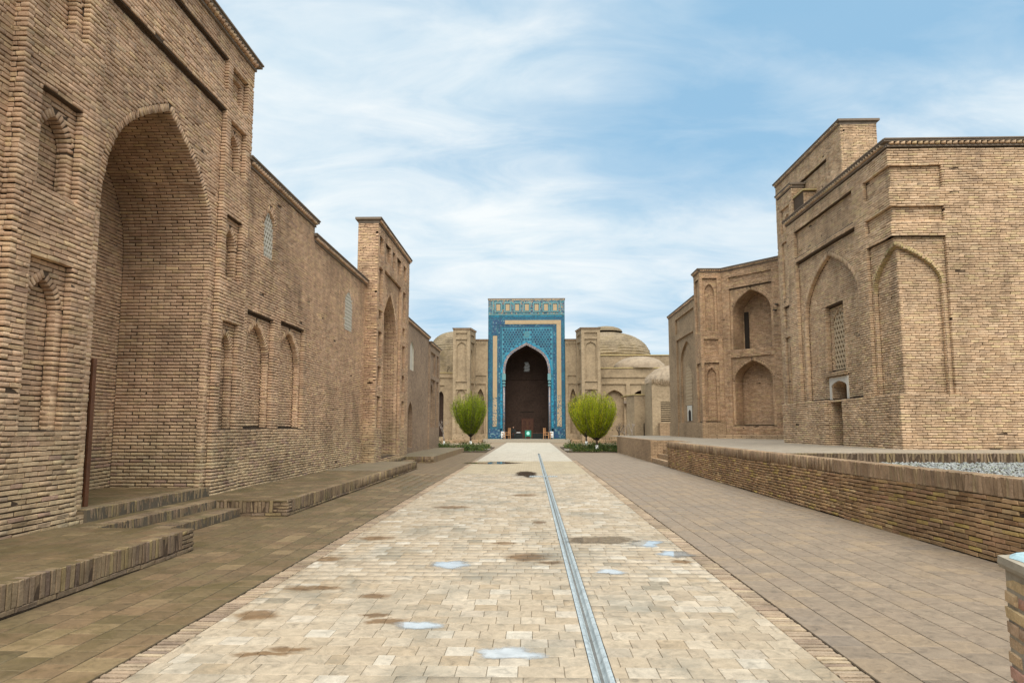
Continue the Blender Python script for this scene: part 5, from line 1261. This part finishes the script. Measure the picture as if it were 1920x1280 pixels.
dome((853 - 996) * k_, Yd, 1.6 + (801 - 666) * k_, 3.35, 3.0, 'weathered brick dome half hidden behind the left pylon', 'tb_d', drum=3, steps=4)
dome(wx(1197) * 1.035, 77.6, wz(690) , 2.95, 1.45, 'shallow pale rough plastered dome on the right wing roof', 'sedum', rough=.02, name='shallow_dome')
# small block in front of the right wing
r = thing('brick_block', (10.8, 67, 0), 'small flat topped brick block in front of the right wing', 'building')
k6 = 66 / 1280; X6 = lambda u: (u - 996) * k6
wall(r, faceF(66), rect(X6(1188), X6(1232), -.1, 1.6 + (801 - 741) * k6), 'tb_f', [R_(X6(1204.5), X6(1206.5), .6, 2.0, .4, mat='tb_i'), R_(X6(1209), X6(1211.5), .6, 2.0, .4, mat='tb_i'), R_(X6(1213.5), X6(1219), .6, 2.0, .4, mat='tb_i')], T=5)
d = Vector((X6(1188) - X6(1177), -2.0, 0)); fd = Face((X6(1177) + .1, 68, 0), d, d.normalized().cross(Zv)); wall(r, fd, rect(0, d.length, -.1, 1.6 + 60 * k6), 'tb_f', T=.3, name='side')
zc = 1.6 + 60 * k6; mb = MB(); mb.v = [(X6(1177), 68, zc), (X6(1188), 65.9, zc), (X6(1230), 65.9, zc), (X6(1230), 71, zc), (X6(1177), 71, zc)]; mb.v += [(a, b, c + .09) for a, b, c in mb.v]; mb.uv = [(0, 0)] * 10; mb.f = [(5, 6, 7, 8, 9)] + [(i, (i + 1) % 5, (i + 1) % 5 + 5, i + 5) for i in range(5)]; mb.build('capping', M['cap_yellow'], r)
# ribbed vaulted building and slatted vent at its right
r = thing('vaulted_building', (13, 63, 0), 'rough low brick building with shaggy eaves and slatted opening, far right', 'building')
k6b = 62 / 1280; X7 = lambda u: (u - 996) * k6b
wall(r, faceF(62), rect(X7(1221), X7(1290), -.1, 1.6 + (801 - 716) * k6b), 'tb_f', [R_(X7(1237), X7(1261), 1.6 + (801 - 790) * k6b, 1.6 + (801 - 752) * k6b, .5, name='vent', mat='dark')], T=6)
for i in range(11):
    z = 1.6 + (801 - 788 + i * 3.4) * k6b; mb = MB(); mb.box(X7(1237), 61.97, z, X7(1261), 62.12, z + .085); mb.build('slat', M['tb_f'], r)
mb = MB(); nR = 40; 
for j in range(9):
    t = j / 8 * math.pi / 2
    for i in range(nR + 1):
        a = math.pi + math.pi * i / nR; rr = 3.3 * math.cos(t) + .07 * math.sin(i * 2.2 + j); mb.v.append((X7(1285) + rr * math.cos(a), 64.6 + 2.6 * math.cos(t) * math.sin(a) * 1.05, 1.6 + (801 - 716) * k6b + 1.75 * math.sin(t) + .06 * math.sin(i * 3.1 + j * 2))); mb.uv.append((a * 3, t * 2))
for j in range(8):
    for i in range(nR): q = j * (nR + 1) + i; mb.f.append((q, q + 1, q + nR + 2, q + nR + 1))
mb.build('vault', M['sedum'], r)
mb = MB()
for i in range(22):
    x = X7(1221) + i * .16 + random.uniform(-.03, .03); z = 1.6 + (801 - 716) * k6b; mb.box(x, 61.85, z - random.uniform(.1, .45), x + .09, 61.99, z + random.uniform(.05, .3))
mb.build('eaves_bricks', M['brick_s'], r, kind='stuff')
box(r, 'base_wall', 'tb_r', X7(1232), 61.3, 0, X7(1290), 61.95, 1.6 + (801 - 793) * k6b)

# =================================================================== PLANTING
def leaves_mesh(name, P, D, ln, wd, mat, par, rnd=None):
    n = len(P); D = D / np.linalg.norm(D, axis=1, keepdims=True); S = np.cross(D, rng.normal(size=(n, 3))); S /= np.linalg.norm(S, axis=1, keepdims=True) + 1e-9
    ln = ln[:, None]; wd = wd[:, None]
    V = np.stack([P, P + D * ln * .5 + S * wd * .5, P + D * ln, P + D * ln * .5 - S * wd * .5], 1).reshape(-1, 3)
    F = np.arange(n * 4).reshape(n, 4)
    return mesh_obj(name, V.tolist(), [tuple(x) for x in F.tolist()], M[mat], par, rnd=(rng.random(n) if rnd is None else rnd))
def broom_tree(x, y, H, Wd, label, seed, z0=0.0, nb=220, nl=30000):
    R = np.random.default_rng(seed); rr = random.Random(seed)
    t = thing('willow_tree', (x, y, z0), label, 'tree', 'clipped round green trees with whitewashed trunks')
    th = H * .20
    mb = MB(); mb.tube([(x, y, z0), (x + .01, y, z0 + th * .55)], [.12, .10], 10); mb.build('whitewash', M['lime'], t, True)
    mb = MB(); mb.tube([(x + .01, y, z0 + th * .55), (x, y, z0 + th), (x + .02, y, z0 + H * .42)], [.068, .062, .03], 8)
    ends = []
    def prof(h):     # crown half width by relative height
        return (Wd / 2) * np.interp(h, [0, .08, .25, .5, .7, .85, .95, 1.0], [.06, .28, .62, .92, 1.0, .86, .58, .25])
    P = []; D = []; rn = []
    ch = H - th * .95
    for b in range(nb):
        a = rr.uniform(0, 2 * math.pi); rad = math.sqrt(rr.uniform(.02, 1)); hh = rr.uniform(.66, 1.08) * (1 - .18 * rad * rad)
        bump = 1 + .10 * math.sin(3 * a + seed) + .06 * math.sin(5 * a + 2 * seed) + rr.uniform(-.14, .16)
        pts = []
        for k in range(9):
            h = hh * k / 8; w = prof(min(h, .78)) * rad * bump * (1 if h < .78 else 1 - .10 * (h - .78)); w = w * (1.0 if h < .7 else 1 - .45 * (h - .7))
            pts.append((x + w * math.cos(a + .2 * h), y + w * math.sin(a + .2 * h), z0 + th * .95 + ch * h))
        if b % 2 == 0: mb.tube(pts, [.022 * (1 - k / 9) + .004 for k in range(9)], 3, cap=False)
        q = np.array(pts); m = nl // nb; u = R.uniform(.8, 8, m) ** 1.0; u = np.clip(u * (1 - .15 * R.random(m)), 0, 7.99); i = u.astype(int); fr = (u - i)[:, None]
        base = q[i] * (1 - fr) + q[i + 1] * fr; d = q[i + 1] - q[i]; d /= np.linalg.norm(d, axis=1, keepdims=True)
        P.append(base + R.normal(0, .055, (m, 3))); D.append(d + R.normal(0, .38, (m, 3)))
        rel = (base[:, 2] - z0 - th) / ch; rn.append(np.clip(.12 + .38 * R.random(m) + .40 * rel * R.random(m) + (.25 if rr.random() < .12 else 0), 0, .98))
    mb.build('trunk', M['bark'], t, True)
    P = np.concatenate(P); D = np.concatenate(D); n = len(P)
    leaves_mesh('crown', P, D, R.uniform(.07, .15, n), R.uniform(.02, .04, n), 'leaf', t, np.concatenate(rn))
broom_tree((883 - 996) / 1280 * 55.5, 55.5, 4.55, 2.75, 'round green tree with whitewashed trunk left of the portal', 11)
broom_tree((1117.5 - 996) / 1280 * 45.6, 45.6, 4.0, 2.75, 'nearer of two round green trees right of the portal', 12)
broom_tree((1098 - 996) / 1280 * 55.5, 55.5, 4.5, 2.6, 'farther round green tree right of the portal, half behind the nearer', 13)
def bare_tree(x, y, H, label, seed, z0=0.0, lean=0.0, white=True, mat='bark_pale'):
    rr = random.Random(seed); t = thing('bare_tree', (x, y, z0), label, 'tree', 'small pruned leafless trees'); mb = MB()
    if white: m2 = MB(); m2.tube([(x, y, z0), (x, y, z0 + H * .17)], [.075, .07], 8); m2.build('whitewash', M['lime'], t, True)
    def br(p, d, l, r, dep):
        pts = [p]; 
        for k in range(3):
            d = (d + Vector((rr.uniform(-.22, .22), rr.uniform(-.22, .22), rr.uniform(-.02, .16)))).normalized(); pts.append(pts[-1] + d * l / 3)
        mb.tube(pts, [r, r * .9, r * .8, r * .68], 5)
        if dep:
            for k in range(rr.choice((2, 3))): a = rr.uniform(0, 6.28); br(pts[rr.choice((2, 3, 3))], (d * .75 + Vector((math.cos(a), math.sin(a), rr.uniform(0, .5))) * .75).normalized(), l * rr.uniform(.6, .8), r * .6, dep - 1)
    zb = z0 + (H * .17 if white else 0); br(Vector((x, y, zb)), Vector((lean, 0, 1)).normalized(), H * .30, .06, 4)
    mb.build('branches', M[mat], t, True)
bare_tree((833.5 - 996) / 1280 * 56, 56, 2.9, 'small bare pale tree at the far left, before the wing', 21)
bare_tree((1163 - 996) / 1280 * 52, 52, 2.6, 'small bare tree with leaning stem right of the green trees', 23, lean=-.5, white=False, mat='bark')
bare_tree((1184 - 996) / 1280 * 57, 57, 3.1, 'small bare pale tree behind the end of the retaining wall', 25, white=False)
bare_tree((838 - 996) / 1280 * 77, 77, 1.6, 'dry leafless bush growing on the left wing roof', 27, z0=gz3(697), white=False, mat='bark')
for (a, b, c, d, nm) in ((-9.0, -2.95, 44.4, 49.6, 1), (-9.0, -2.95, 50.6, 55.8, 2), (2.35, 7.2, 44.4, 48.3, 3), (2.35, 8.5, 50.0, 56.4, 4)):
    box(None, 'garden_bed', 'soil', a, c, -.03, b, d, .02, kind='structure')
    n = 420; px = rng.uniform(a + .2, b - .2, n); py = rng.uniform(c + .2, d - .2, n); hs = rng.gamma(2.0, .05, n) + .05
    cl = rng.integers(0, 14, n); ccx = rng.uniform(a + .4, b - .4, 14); ccy = rng.uniform(c + .4, d - .4, 14); m = rng.random(n) < .7
    px = np.where(m, np.clip(ccx[cl] + rng.normal(0, .22, n), a + .05, b - .05), px); py = np.where(m, np.clip(ccy[cl] + rng.normal(0, .25, n), c, d), py); hs = np.where(m, hs * 1.7, hs)
    K = 12; P = np.stack([px.repeat(K) + rng.normal(0, .07, n * K), py.repeat(K) + rng.normal(0, .07, n * K), .02 + np.abs(rng.normal(0, 1, n * K)) * hs.repeat(K) * .6], -1); D = rng.normal(0, .6, (n * K, 3)); D[:, 2] = np.abs(D[:, 2]) + .4
    o = leaves_mesh('low_plants', P, D, rng.uniform(.06, .16, n * K), rng.uniform(.03, .08, n * K), 'herb', None); o['kind'] = 'stuff'
for (a, b, c, d) in ((-9, -2.95, 49.7, 50.5), (2.35, 8, 48.45, 49.9)): sheet('garden_path', 'sheet_white', a, b, c, d, .03)
for (a, b) in ((-20, x0 - .45), (x1 + .45, 20)): box(None, 'forecourt_step', 'tb_r', a, 72.2, -.02, b, 77, .28, kind='structure')
